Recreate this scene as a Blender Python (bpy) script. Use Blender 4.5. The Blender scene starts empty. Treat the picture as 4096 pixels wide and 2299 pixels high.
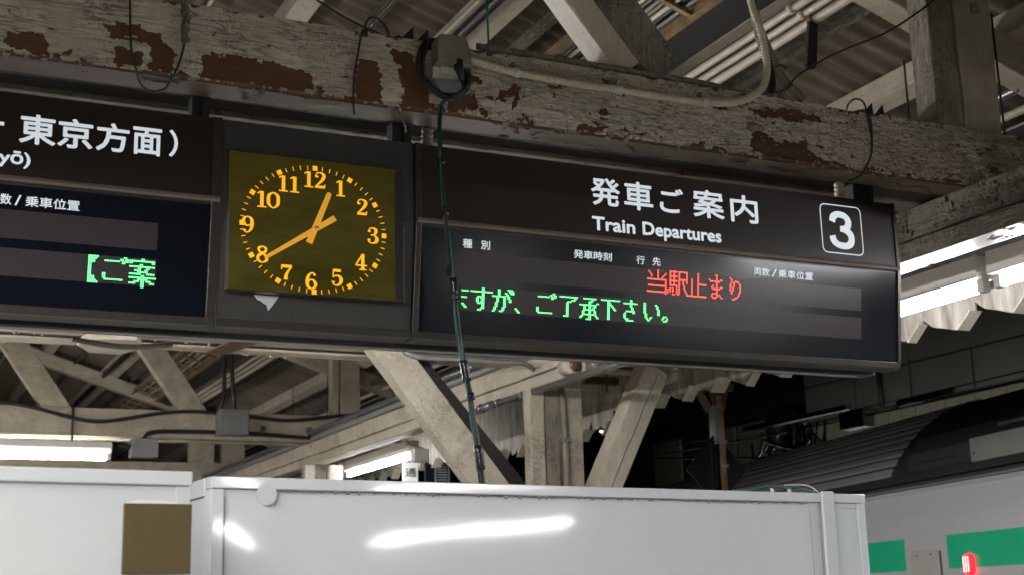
import bpy, math, random
import numpy as np
from mathutils import Vector, Matrix

random.seed(7)
SC = bpy.context.scene
COL = SC.collection

# ------------------------------------------------------------------ camera
EX = np.array([11700., 960., 5460.]); EX /= np.linalg.norm(EX)
EZ = np.array([-620., -23500., 5460.]); EZ /= np.linalg.norm(EZ)
EZ = EZ - EZ.dot(EX) * EX; EZ /= np.linalg.norm(EZ)
EY = np.cross(EZ, EX); EY = EY if EY[2] > 0 else -EY
cam_d = bpy.data.cameras.new('camera')
cam = bpy.data.objects.new('camera', cam_d)
COL.objects.link(cam)
right = Vector((EX[0], EY[0], EZ[0])); up = -Vector((EX[1], EY[1], EZ[1])); back = -Vector((EX[2], EY[2], EZ[2]))
mw = Matrix((right, up, back)).transposed().to_4x4()
mw.translation = Vector((0, 0, 1.6))
cam.matrix_world = mw
cam_d.sensor_width = 36.0
cam_d.lens = 5460.0 / 4096.0 * 36.0
cam_d.clip_start = 0.05
cam_d.clip_end = 400.0
cam_d.dof.use_dof = True
cam_d.dof.focus_distance = 4.7
cam_d.dof.aperture_fstop = 5.0
SC.camera = cam

# ------------------------------------------------------------------ night sky
w = bpy.data.worlds.new('World'); SC.world = w; w.use_nodes = True
bgn = w.node_tree.nodes['Background']
bgn.inputs[0].default_value = (0.5, 0.5, 0.55, 1)
bgn.inputs[1].default_value = 0.0006
SC.view_settings.view_transform = 'Standard'
SC.view_settings.look = 'None'
SC.view_settings.exposure = 0.9
SC.view_settings.gamma = 1.0
SC.cycles.max_bounces = 6
SC.cycles.diffuse_bounces = 4
SC.cycles.glossy_bounces = 3
SC.cycles.sample_clamp_indirect = 3.0
SC.cycles.caustics_reflective = False
SC.cycles.caustics_refractive = False

TUBE = 78.0      # radiance of a lit fluorescent tube

# ------------------------------------------------------------------ materials
def new_mat(name):
    m = bpy.data.materials.new(name); m.use_nodes = True
    nt = m.node_tree
    return m, nt, nt.nodes['Principled BSDF']

def N(nt, t, **kw):
    n = nt.nodes.new(t)
    for k, v in kw.items():
        if k.startswith('i_'):
            key = k[2:]
            key = int(key) if key.isdigit() else key
            n.inputs[key].default_value = v
        else:
            setattr(n, k, v)
    return n

def ramp(nt, src, stops, interp='LINEAR'):
    r = nt.nodes.new('ShaderNodeValToRGB'); r.color_ramp.interpolation = interp
    e = r.color_ramp.elements
    while len(e) > 1: e.remove(e[0])
    e[0].position = stops[0][0]; e[0].color = tuple(stops[0][1]) + (1,) if len(stops[0][1]) == 3 else stops[0][1]
    for p, c in stops[1:]:
        x = e.new(p); x.color = tuple(c) + (1,) if len(c) == 3 else c
    nt.links.new(src, r.inputs[0])
    return r.outputs[0]

def mixc(nt, fac, a, b, mode='MIX'):
    m = nt.nodes.new('ShaderNodeMix'); m.data_type = 'RGBA'; m.blend_type = mode
    for sock, v in ((m.inputs[0], fac), (m.inputs[6], a), (m.inputs[7], b)):
        if isinstance(v, (int, float)): sock.default_value = v
        elif isinstance(v, tuple): sock.default_value = v if len(v) == 4 else v + (1,)
        else: nt.links.new(v, sock)
    return m.outputs[2]

def mapped(nt, scale=(1, 1, 1), rot=(0, 0, 0)):
    tc = nt.nodes.new('ShaderNodeTexCoord'); mp = nt.nodes.new('ShaderNodeMapping')
    mp.inputs['Scale'].default_value = scale; mp.inputs['Rotation'].default_value = rot
    nt.links.new(tc.outputs['Object'], mp.inputs[0])
    return mp.outputs[0]

def noise(nt, vec, scale, detail=4, rough=0.55, dist=0.0):
    n = nt.nodes.new('ShaderNodeTexNoise')
    n.inputs['Scale'].default_value = scale; n.inputs['Detail'].default_value = detail
    n.inputs['Roughness'].default_value = rough; n.inputs['Distortion'].default_value = dist
    if vec is not None: nt.links.new(vec, n.inputs['Vector'])
    return n.outputs[0]

def bump(nt, bsdf, h, strength=0.3, dist=0.01):
    b = nt.nodes.new('ShaderNodeBump'); b.inputs['Strength'].default_value = strength
    b.inputs['Distance'].default_value = dist
    nt.links.new(h, b.inputs['Height']); nt.links.new(b.outputs[0], bsdf.inputs['Normal'])

def mathn(nt, op, a, b=None):
    m = nt.nodes.new('ShaderNodeMath'); m.operation = op
    for i, v in ((0, a), (1, b)):
        if v is None: continue
        if isinstance(v, (int, float)): m.inputs[i].default_value = v
        else: nt.links.new(v, m.inputs[i])
    return m.outputs[0]

def old_paint(name, base, dirt, dirt_amt=0.5, grain='x', fa=55, fb=95, wa=0.045, wb=0.05, sa=0.8, sb=0.6, rough=0.6, bs=0.6, rot=0.0, spots=None):
    """weathered oil paint on timber: long cracks with the grain, short crazing across it, grime"""
    m, nt, p = new_mat(name)
    v0 = mapped(nt, (1, 1, 1), (0, rot, 0)) if rot else mapped(nt)
    def sc(vec):
        mp = nt.nodes.new('ShaderNodeMapping'); mp.inputs['Scale'].default_value = vec; nt.links.new(v0, mp.inputs[0]); return mp.outputs[0]
    lo = {'x': (fa * .13, fa, fa), 'y': (fa, fa * .13, fa), 'z': (fa, fa, fa * .13)}[grain]
    cr = {'x': (fb, fb * .32, fb * .32), 'y': (fb * .32, fb, fb * .32), 'z': (fb * .32, fb * .32, fb)}[grain]
    def ridge(vec, wd, det):
        n = noise(nt, sc(vec), 1.0, det, 0.5, 0.6)
        d = mathn(nt, 'ABSOLUTE', mathn(nt, 'SUBTRACT', n, 0.5))
        return ramp(nt, d, [(0.0, (1, 1, 1)), (wd, (0, 0, 0))])
    A = mathn(nt, 'MULTIPLY', ridge(lo, wa, 3), ramp(nt, noise(nt, v0, 6, 3), [(.35, (.25,) * 3), (.6, (1,) * 3)]))
    B_ = mathn(nt, 'MULTIPLY', ridge(cr, wb, 2), ramp(nt, noise(nt, v0, 4.3, 3), [(.42, (0,) * 3), (.62, (1,) * 3)]))
    ck = mathn(nt, 'MINIMUM', mathn(nt, 'ADD', mathn(nt, 'MULTIPLY', A, sa), mathn(nt, 'MULTIPLY', B_, sb)), 1.0)
    dn = ramp(nt, noise(nt, v0, 5.0, 7, 0.68), [(0.5 - 0.22 * dirt_amt, (0, 0, 0)), (0.80, (1, 1, 1))])
    mo = noise(nt, sc({'x': (6, 30, 30), 'y': (30, 6, 30), 'z': (30, 30, 6)}[grain]), 1.0, 5, 0.7)
    col = mixc(nt, dn, base, dirt)
    col = mixc(nt, ramp(nt, mo, [(.35, (.55,) * 3), (.62, (0,) * 3)]), col, tuple((x + y) / 2.4 for x, y in zip(base, dirt)))
    if spots:
        sm = ramp(nt, noise(nt, v0, spots[0], 4, 0.55, 0.5), [(spots[1], (0, 0, 0)), (spots[1] + .01, (1, 1, 1))])
        col = mixc(nt, sm, col, spots[2])
    col = mixc(nt, mathn(nt, 'MULTIPLY', ck, .85), col, tuple(x * .28 for x in dirt))
    nt.links.new(col, p.inputs['Base Color'])
    p.inputs['Roughness'].default_value = rough
    h = mathn(nt, 'SUBTRACT', mathn(nt, 'MULTIPLY', mo, .5), ck)
    bump(nt, p, h, bs, 0.003)
    return m

def plain(name, col, rough=0.5, metal=0.0, var=0.12, scale=20, bs=0.0, coat=0.0, stretch=(1, 1, 1), spec=0.5):
    m, nt, p = new_mat(name)
    v = mapped(nt, stretch)
    n = noise(nt, v, scale, 5, 0.6)
    c = ramp(nt, n, [(0.25, tuple(x * (1 - var) for x in col)), (0.75, tuple(min(1, x * (1 + var)) for x in col))])
    nt.links.new(c, p.inputs['Base Color'])
    p.inputs['Metallic'].default_value = metal
    r = mathn(nt, 'ADD', mathn(nt, 'MULTIPLY', n, rough * 0.3), rough * 0.85)
    nt.links.new(r, p.inputs['Roughness'])
    p.inputs['Coat Weight'].default_value = coat
    p.inputs['Specular IOR Level'].default_value = spec
    if bs: bump(nt, p, n, bs, 0.004)
    return m

def emit(name, col, strength):
    m, nt, p = new_mat(name)
    p.inputs['Base Color'].default_value = (col[0] * .5, col[1] * .5, col[2] * .5, 1)
    p.inputs['Emission Color'].default_value = tuple(col) + (1,)
    p.inputs['Emission Strength'].default_value = strength
    return m

M = {}
M['cream'] = old_paint('old_cream_paint', (0.66, 0.595, 0.465), (0.31, 0.27, 0.20), 0.35, 'x', 48, 105, .05, .06, .9, .6, .6, .9)
M['cream_rough'] = old_paint('crazed_grey_cream_paint', (0.38, 0.34, 0.27), (0.13, 0.11, 0.085), 0.9, 'z', 70, 90, .06, .06, .8, .7, .7, 1.0)
M['cream_far'] = old_paint('cream_timber_paint', (0.55, 0.49, 0.39), (0.26, 0.21, 0.155), 0.6, 'x', 26, 30, .012, .010, .7, .5, .55, .3, spots=(7, .71, (.16, .10, .06)))
M['cream_post'] = old_paint('cream_post_paint', (0.46, 0.41, 0.325), (0.24, 0.20, 0.15), 0.6, 'z', 26, 40, .014, .012, .7, .5, .55, .4)
M['cream_cross'] = old_paint('cross_cracked_paint', (0.52, 0.47, 0.38), (0.30, 0.25, 0.19), 0.5, 'z', 20, 75, .01, .075, .4, .8, .45, .9)
M['cream_brace'] = old_paint('cross_cracked_brace_paint', (0.50, 0.45, 0.37), (0.30, 0.25, 0.19), 0.5, 'z', 20, 62, .01, .075, .4, .7, .5, .9, rot=math.radians(-38.7))
M['white_gloss'] = old_paint('fresh_cream_paint', (0.76, 0.70, 0.58), (0.52, 0.46, 0.35), 0.3, 'z', 8, 10, .006, .004, .5, .2, .38, .15)
M['pale_purlin'] = old_paint('pale_purlin_paint', (0.53, 0.475, 0.39), (0.33, 0.275, 0.21), 0.3, 'y', 12, 14, .008, .008, .5, .4, .5, .15, spots=(6, .70, (.20, .13, .09)))
M['weathered'] = old_paint('weathered_grey_timber', (0.27, 0.24, 0.195), (0.07, 0.058, 0.045), 1.0, 'y', 60, 80, .09, .08, .9, .8, .78, 1.0)
M['wood'] = plain('bare_brown_undercoat', (0.115, 0.054, 0.026), 0.42, 0, 0.3, 30, 0.25, stretch=(0.4, 1, 3))
M['underside'] = old_paint('pale_underside_paint', (0.30, 0.265, 0.215), (0.14, 0.09, 0.06), 0.6, 'x', 20, 20, .012, .01, .6, .3, .7, .3, spots=(3.5, .60, (.15, .085, .05)))
M['under_film'] = old_paint('greyed_underside_film', (0.20, 0.17, 0.135), (0.10, 0.072, 0.05), 0.7, 'x', 18, 20, .012, .01, .6, .4, .7, .3)
for k_ in ('under_film', 'underside'):
    M[k_].node_tree.nodes['Principled BSDF'].inputs['Specular IOR Level'].default_value = 0.08
M['under_wood'] = plain('tan_undercoat', (0.12, 0.075, 0.05), 0.7, 0, 0.35, 12, 0.2, stretch=(0.3, 1, 1))
M['dark_wood'] = plain('sooty_and_shaded_timber', (0.030, 0.025, 0.022), 0.85, 0, 0.5, 25, 0.4)  # dark timber; also paints the shade of beam gap, rear brace and eave
M['grey_steel'] = plain('grey_painted_steel', (0.20, 0.20, 0.20), 0.45, 0.0, 0.12, 18, 0.1)
M['dark_steel'] = plain('dark_bracket_steel', (0.028, 0.028, 0.030), 0.45, 0.0, 0.3, 30)
M['rust'] = plain('rusty_yellow_steel', (0.25, 0.165, 0.085), 0.7, 0.0, 0.6, 14, 0.3)
M['rust_brown'] = plain('brown_primed_steel', (0.10, 0.055, 0.03), 0.5, 0.0, 0.35, 12, 0.15)
M['conduit'] = plain('beige_conduit_plastic', (0.64, 0.585, 0.45), 0.45, 0, 0.12, 12)
M['conduit_old'] = plain('dusty_conduit_plastic', (0.22, 0.19, 0.145), 0.6, 0, 0.3, 14)
M['pipe'] = plain('cream_painted_pipe', (0.50, 0.44, 0.36), 0.4, 0, 0.15, 9)
M['pipe_grey'] = plain('grey_steel_pipe', (0.20, 0.20, 0.205), 0.25, 0.6, 0.1, 9)
M['black'] = plain('black_rubber', (0.012, 0.012, 0.014), 0.38, 0, 0.2, 20)
M['green_cable'] = plain('green_cable_sheath', (0.012, 0.10, 0.065), 0.38, 0, 0.2, 20)
M['tape'] = plain('black_vinyl_tape', (0.010, 0.012, 0.018), 0.25, 0, 0.2, 20)
M['roof'] = plain('corrugated_cement_sheet', (0.145, 0.12, 0.087), 0.85, 0, 0.35, 3.0, 0.3, stretch=(1, 2.5, 1))
M['valance'] = plain('stained_white_board', (0.27, 0.245, 0.205), 0.7, 0, 0.75, 4, 0.3, stretch=(1, 4, .7))
M['body'] = plain('dark_bronze_signboard', (0.030, 0.026, 0.024), 0.40, 0.0, 0.10, 60)
M['header'] = plain('dark_brown_header_film', (0.022, 0.016, 0.0135), 0.33, 0.0, 0.06, 40)
M['frame'] = plain('bronze_anodised_frame', (0.085, 0.075, 0.068), 0.32, 0.7, 0.15, 60)
M['ledge'] = plain('bronze_ledge_trim', (0.19, 0.155, 0.13), 0.35, 0.3, 0.1, 30, stretch=(.2, 1, 1))
M['silver'] = plain('satin_aluminium', (0.48, 0.48, 0.47), 0.3, 0.85, 0.08, 30, stretch=(.1, 1, 1))
M['white_text'] = emit('backlit_white_lettering', (0.70, 0.76, 0.80), 0.40)
M['screw'] = plain('zinc_screw', (0.45, 0.45, 0.45), 0.3, 0.9, 0.1, 50)
M['led_green'] = emit('lit_green_led', (0.12, 1.0, 0.24), 1.8)
M['led_red'] = emit('lit_red_led', (1.0, 0.055, 0.035), 2.9)
M['tube'] = emit('lit_fluorescent_tube', (1.0, 0.975, 0.925), TUBE)
M['tube_boosted'] = emit('boosted_fluorescent_tube', (1.0, 0.985, 0.96), TUBE * 1.6)  # tube set brighter to lift the light on the hoarding
M['tube_dimmed'] = emit('dimmed_fluorescent_tube', (0.98, 0.98, 1.0), TUBE * 0.45)  # tube set dimmer so that nearby surfaces do not blow out
M['white_steel'] = plain('white_enamel_steel', (0.72, 0.70, 0.66), 0.35, 0, 0.04, 8)
M['socket'] = plain('white_plastic', (0.66, 0.64, 0.60), 0.4, 0, 0.05, 8)
M['stripe'] = plain('green_band_film', (0.04, 0.78, 0.40), 0.22, 0, 0.04, 5, coat=0.3)
M['dark_glass'] = plain('black_panel', (0.010, 0.011, 0.014), 0.2, 0, 0.1, 20)
M['brown_board'] = plain('olive_brown_board', (0.085, 0.060, 0.022), 0.75, 0, 0.12, 60, 0.1)
M['sticker'] = plain('pale_grey_sticker', (0.61, 0.62, 0.645), 0.4, 0, 0.02, 8)
M['caulk'] = plain('grubby_caulk', (0.20, 0.185, 0.17), 0.7, 0, 0.4, 30)
M['print_black'] = plain('black_print', (0.012, 0.012, 0.012), 0.5, 0, 0.1, 10)
M['print_white'] = plain('white_print', (0.70, 0.70, 0.70), 0.5, 0, 0.05, 10)
M['platform'] = plain('concrete_platform', (0.34, 0.33, 0.31), 0.8, 0, 0.3, 12, 0.2)
M['ballast'] = plain('track_ballast', (0.09, 0.08, 0.07), 0.9, 0, 0.5, 9, 0.8)
M['train_rib'] = plain('train_roof_rib_steel', (0.34, 0.33, 0.33), 0.45, 0.1, 0.1, 8)  # rib highlights and dark grooves put into two roof tones
M['train_roof'] = plain('dark_train_roof', (0.055, 0.052, 0.055), 0.5, 0.2, 0.2, 8)
M['train_dark'] = plain('charcoal_train_equipment', (0.034, 0.033, 0.038), 0.55, 0.1, 0.2, 8)
M['bldg'] = plain('grey_cladding_panel', (0.13, 0.126, 0.107), 0.75, 0, 0.12, 0.6, 0.05)
M['bldg_tile'] = plain('pale_tile_cladding', (0.25, 0.24, 0.185), 0.6, 0, 0.12, 1.0, 0.05)
M['bldg_dark'] = plain('dark_window_glass', (0.02, 0.022, 0.024), 0.25, 0, 0.2, 1.0)
M['bldg_red'] = plain('red_brown_metal_roof', (0.03, 0.013, 0.009), 0.7, 0, 0.2, 2.0)

# brushed stainless steel of the train side
m, nt, p = new_mat('brushed_stainless_side'); M['steel_side'] = m
v = mapped(nt, (1, 0.12, 6))
n = noise(nt, v, 20, 5, 0.7)
nt.links.new(ramp(nt, n, [(0.3, (0.80, 0.79, 0.81)), (0.7, (0.87, 0.86, 0.88))]), p.inputs['Base Color'])
p.inputs['Metallic'].default_value = 0.15
nt.links.new(ramp(nt, n, [(0.3, (0.36,) * 3), (0.7, (0.46,) * 3)]), p.inputs['Roughness'])

# glossy white steel hoarding
m, nt, p = new_mat('glossy_white_hoarding'); M['hoarding'] = m
v = mapped(nt)
n = noise(nt, v, 2.2, 3, 0.5); nf = noise(nt, v, 160, 2, 0.5)
nt.links.new(ramp(nt, n, [(0.3, (0.63, 0.655, 0.70)), (0.7, (0.675, 0.695, 0.74))]), p.inputs['Base Color'])
p.inputs['Roughness'].default_value = 0.055
h = mathn(nt, 'ADD', mathn(nt, 'MULTIPLY', n, 1.0), mathn(nt, 'MULTIPLY', nf, 0.02))
bump(nt, p, h, 0.05, 0.01)
m, nt, p = new_mat('cream_hoarding'); M['hoarding_cream'] = m
n = noise(nt, mapped(nt), 2.5, 4, 0.6)
nt.links.new(ramp(nt, n, [(0.3, (0.60, 0.63, 0.64)), (0.7, (0.65, 0.675, 0.675))]), p.inputs['Base Color'])
p.inputs['Roughness'].default_value = 0.42

# screen glass of the boards: smoked acrylic with a soft reflection
m, nt, p = new_mat('smoked_screen'); M['screen'] = m
n = noise(nt, mapped(nt), 4, 4, 0.6)
p.inputs['Base Color'].default_value = (0.007, 0.009, 0.014, 1)
nt.links.new(ramp(nt, n, [(0.2, (0.14,) * 3), (0.8, (0.18,) * 3)]), p.inputs['Roughness'])
p.inputs['Specular IOR Level'].default_value = 0.22

# unlit LED matrix: grid of dots seen through the screen
m, nt, p = new_mat('led_matrix_strip'); M['matrix'] = m
v = mapped(nt, (1, 1, 1))
sx = nt.nodes.new('ShaderNodeSeparateXYZ'); nt.links.new(v, sx.inputs[0])
def grid(nt, s, pitch):
    f = mathn(nt, 'FRACT', mathn(nt, 'MULTIPLY', s, 1.0 / pitch))
    return mathn(nt, 'LESS_THAN', mathn(nt, 'ABSOLUTE', mathn(nt, 'SUBTRACT', f, 0.5)), 0.34)
g = mathn(nt, 'MULTIPLY', grid(nt, sx.outputs[0], 0.0050), grid(nt, sx.outputs[2], 0.0053))
nt.links.new(mixc(nt, g, (0.036, 0.030, 0.034), (0.080, 0.066, 0.073)), p.inputs['Base Color'])
p.inputs['Roughness'].default_value = 0.22
p.inputs['Specular IOR Level'].default_value = 0.22

# clock dial: olive translucent acrylic, streaks of dust and reflection put into the colour
m, nt, p = new_mat('olive_dial_acrylic'); M['dial'] = m
n = noise(nt, mapped(nt, (1, 1, 3)), 2.6, 6, 0.65)
nt.links.new(ramp(nt, n, [(0.32, (0.016, 0.015, 0.002)), (0.68, (0.066, 0.060, 0.016))]), p.inputs['Base Color'])
nt.links.new(ramp(nt, n, [(0.3, (0.10,) * 3), (0.7, (0.2,) * 3)]), p.inputs['Roughness'])
p.inputs['Emission Color'].default_value = (0.36, 0.28, 0.03, 1); p.inputs['Emission Strength'].default_value = 0.032
M['amber'] = emit('amber_backlit_numerals', (1.0, 0.43, 0.012), 0.56)
M['hand'] = emit('amber_clock_hand', (0.80, 0.38, 0.03), 0.34)

# ------------------------------------------------------------------ geometry helpers
class G:
    def __init__(s): s.v = []; s.f = []; s.sm = []
    def add(s, vs, fs, smooth=False):
        b = len(s.v); s.v.extend([tuple(map(float, p)) for p in vs])
        s.f.extend([tuple(b + i for i in f) for f in fs]); s.sm.extend([smooth] * len(fs)); return s
    def box(s, x0, x1, y0, y1, z0, z1):
        vs = [(x0, y0, z0), (x1, y0, z0), (x1, y1, z0), (x0, y1, z0), (x0, y0, z1), (x1, y0, z1), (x1, y1, z1), (x0, y1, z1)]
        return s.add(vs, [(0, 3, 2, 1), (4, 5, 6, 7), (0, 1, 5, 4), (1, 2, 6, 5), (2, 3, 7, 6), (3, 0, 4, 7)])
    def obox(s, o, a, b, c):
        o, a, b, c = map(Vector, (o, a, b, c))
        vs = [o, o + a, o + a + b, o + b, o + c, o + a + c, o + a + b + c, o + b + c]
        fs = [(0, 3, 2, 1), (4, 5, 6, 7), (0, 1, 5, 4), (1, 2, 6, 5), (2, 3, 7, 6), (3, 0, 4, 7)]
        if a.cross(b).dot(c) < 0: fs = [tuple(reversed(f)) for f in fs]
        return s.add(vs, fs)
    def prism(s, poly, d, up=None):
        """polygon (3D points) swept by vector d"""
        poly = [Vector(p) for p in poly]; d = Vector(d); n = len(poly)
        vs = poly + [p + d for p in poly]
        fs = [tuple(range(n)), tuple(range(2 * n - 1, n - 1, -1))] + [(i, i + n, (i + 1) % n + n, (i + 1) % n) for i in range(n)]
        nrm = Vector((0, 0, 0))
        for i in range(n): nrm += poly[i].cross(poly[(i + 1) % n])
        if nrm.dot(d) > 0: fs = [tuple(reversed(f)) for f in fs]
        return s.add(vs, fs)
    def tube(s, pts, r, n=10, cap=True, rib=None):
        """smooth tube through pts; rib=(pitch, extra) makes corrugated hose"""
        P = [Vector(p) for p in pts]
        rings = []; 
        tang = []
        for i in range(len(P)):
            a = P[max(i - 1, 0)]; b = P[min(i + 1, len(P) - 1)]; tang.append((b - a).normalized())
        ref = Vector((0, 0, 1)) if abs(tang[0].z) < 0.9 else Vector((1, 0, 0))
        u = tang[0].cross(ref).normalized()
        vs = []
        for i, (p, t) in enumerate(zip(P, tang)):
            u = (u - t * u.dot(t)).normalized(); w_ = t.cross(u)
            rr = r[i] if isinstance(r, (list, tuple)) else r
            for k in range(n):
                a = 2 * math.pi * k / n
                vs.append(p + u * math.cos(a) * rr + w_ * math.sin(a) * rr)
        fs = []
        for i in range(len(P) - 1):
            for k in range(n):
                a = i * n + k; b = i * n + (k + 1) % n
                fs.append((a, b, b + n, a + n))
        if cap: fs += [tuple(reversed(range(n))), tuple(range((len(P) - 1) * n, len(P) * n))]
        return s.add(vs, fs, True)
    def timber(s, p0, p1, wv, hv, ch=0.006, seg=0.12, jit=0.0015, seed=0):
        """hand-worn timber: chamfered section swept p0->p1; wv, hv full width / height vectors (corner at p0)"""
        rnd = random.Random(seed)
        p0, p1, wv, hv = map(Vector, (p0, p1, wv, hv)); L = (p1 - p0).length; n = max(2, int(L / seg) + 1)
        W, H = wv.length, hv.length; wn, hn = wv / W, hv / H
        prof = [(ch, 0), (W - ch, 0), (W, ch), (W, H - ch), (W - ch, H), (ch, H), (0, H - ch), (0, ch)]
        vs = []
        for i in range(n):
            c = p0.lerp(p1, i / (n - 1))
            for a, b in prof:
                vs.append(c + wn * (a + rnd.uniform(-jit, jit)) + hn * (b + rnd.uniform(-jit, jit)))
        fs = []
        for i in range(n - 1):
            for k in range(8):
                a = i * 8 + k; b = i * 8 + (k + 1) % 8
                fs.append((a, b, b + 8, a + 8))
        fs += [tuple(reversed(range(8))), tuple(range((n - 1) * 8, n * 8))]
        if (p1 - p0).cross(wv).dot(hv) > 0: pass
        else: fs = [tuple(reversed(f)) for f in fs]
        fs = [tuple(reversed(f)) for f in fs] if False else fs
        return s.add(vs, fs)

def spline(pts, n=8):
    P = [Vector(p) for p in pts]; out = []
    Q = [P[0] * 2 - P[1]] + P + [P[-1] * 2 - P[-2]]
    for i in range(1, len(Q) - 2):
        a, b, c, d = Q[i - 1:i + 3]
        for k in range(n):
            t = k / n
            out.append(0.5 * ((2 * b) + (c - a) * t + (2 * a - 5 * b + 4 * c - d) * t * t + (3 * b - a - 3 * c + d) * t ** 3))
    out.append(P[-1]); return out

def resample(pts, step):
    out = [pts[0]]; acc = 0
    for a, b in zip(pts[:-1], pts[1:]):
        L = (b - a).length; t = step - acc
        while t <= L:
            out.append(a.lerp(b, t / L)); t += step
        acc = (acc + L) % step
    return out

def hose(g, pts, r, pitch=0.0055, depth=0.0016, n=10):
    pitch *= 1.6; depth *= 1.8
    P = resample(spline(pts, 14), pitch / 4)
    g.tube(P, [r if i % 4 < 2 else r - depth * .8 for i in range(len(P))], n)
    return g

def mesh_of(g, name, mat, org=(0, 0, 0)):
    me = bpy.data.meshes.new(name)
    vs = np.array(g.v, dtype=np.float64) - np.array(org)
    me.from_pydata(vs.tolist(), [], g.f)
    me.polygons.foreach_set('use_smooth', g.sm)
    me.materials.append(mat); me.update()
    return me

def tag(o, label=None, cat=None, group=None, kind=None):
    if label: o['label'] = label
    if cat: o['category'] = cat
    if group: o['group'] = group
    if kind: o['kind'] = kind
    return o

def bevel(o, wd, seg=2):
    b = o.modifiers.new('bevel', 'BEVEL'); b.width = wd; b.segments = seg; b.limit_method = 'ANGLE'; b.angle_limit = math.radians(40)
    return o

class Thing:
    def __init__(s, name, loc, label, cat, group=None):
        s.org = Vector(loc)
        s.o = bpy.data.objects.new(name, None); s.o.empty_display_size = 0.1
        s.o.location = loc; COL.objects.link(s.o); tag(s.o, label, cat, group)
    def part(s, name, g, mat, parent=None, bev=0, label=None, kind=None):
        me = g if isinstance(g, bpy.types.Mesh) else mesh_of(g, name, mat, s.org)
        o = bpy.data.objects.new(name, me); COL.objects.link(o)
        o.parent = parent or s.o
        if bev: bevel(o, bev)
        tag(o, label, None, None, kind)
        return o

def solo(name, g, mat, label, cat, group=None, loc=None, bev=0, kind=None):
    vs = np.array(g.v)
    if loc is None: loc = (float(vs[:, 0].mean()), float(vs[:, 1].mean()), float(vs[:, 2].min()))
    me = mesh_of(g, name, mat, loc); o = bpy.data.objects.new(name, me); o.location = loc
    COL.objects.link(o); tag(o, label, cat, group, kind)
    if bev: bevel(o, bev)
    return o

def struct(name, g, mat):
    o = solo(name, g, mat, None, None, loc=(0, 0, 0)); o['kind'] = 'structure'; return o

# text -------------------------------------------------------------
def text_mesh(body, bold=0.0):
    c = bpy.data.curves.new('lettering', 'FONT'); c.body = body; c.resolution_u = 3
    o = bpy.data.objects.new('lettering', c); COL.objects.link(o)
    dg = bpy.context.evaluated_depsgraph_get(); dg.update()
    me = bpy.data.meshes.new_from_object(o.evaluated_get(dg))
    vs = np.array([v.co[:] for v in me.vertices]); fs = [tuple(p.vertices) for p in me.polygons]
    bpy.data.objects.remove(o); bpy.data.curves.remove(c); bpy.data.meshes.remove(me)
    return vs[:, :2], fs

def text_fit(g, body, a0, a1, b0, b1, place, bold=0.0, lift=0.0):
    """fit the ink box of body to [a0,a1]x[b0,b1]; place(a,b,d) gives the 3D point, d = height off the surface"""
    vs, fs = text_mesh(body)
    lo, hi = vs.min(0), vs.max(0)
    offs = [(0, 0)] if not bold else [(0, 0), (bold, 0), (-bold, 0), (0, bold), (0, -bold), (bold * .7, bold * .7), (-bold * .7, -bold * .7), (bold * .7, -bold * .7), (-bold * .7, bold * .7)]
    a0 += bold; a1 -= bold; b0 += bold; b1 -= bold
    for k, (dx, dy) in enumerate(offs):
        pts = []
        for x, y in vs:
            a = a0 + (x - lo[0]) / (hi[0] - lo[0]) * (a1 - a0) + dx
            b = b0 + (y - lo[1]) / (hi[1] - lo[1]) * (b1 - b0) + dy
            pts.append(place(a, b, lift + 0.0004 * k / 3))
        g.add(pts, fs)
    return g

def brush(g, pts, widths, place, lift, n=8, curve=True):
    """flat stroke of varying width in the (a,b) plane"""
    P = [Vector((p[0], p[1], w_)) for p, w_ in zip(pts, widths)]
    Q = spline(P, n) if curve and len(P) > 2 else P
    L = []
    for i, q in enumerate(Q):
        a = Q[max(i - 1, 0)]; b = Q[min(i + 1, len(Q) - 1)]
        t = Vector((b.x - a.x, b.y - a.y)).normalized(); nn = Vector((-t.y, t.x)) * q.z * 0.5
        L.append(((q.x + nn.x, q.y + nn.y), (q.x - nn.x, q.y - nn.y)))
    vs = []; fs = []
    for (l, r) in L: vs += [place(l[0], l[1], lift), place(r[0], r[1], lift)]
    for i in range(len(L) - 1): fs.append((2 * i, 2 * i + 1, 2 * i + 3, 2 * i + 2))
    return g.add(vs, fs)
M['clock_body'] = plain('grey_brown_clock_body', (0.048, 0.044, 0.041), 0.42, 0.0, 0.06, 60)
M['lamp_red'] = emit('lit_red_lens', (1.0, 0.015, 0.03), 1.3)
M['lamp_dots'] = emit('hot_red_led', (1.0, 0.55, 0.5), 3.0)
M['far_lamp'] = emit('distant_lamp', (0.8, 1.0, 0.8), 6.0)

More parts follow.
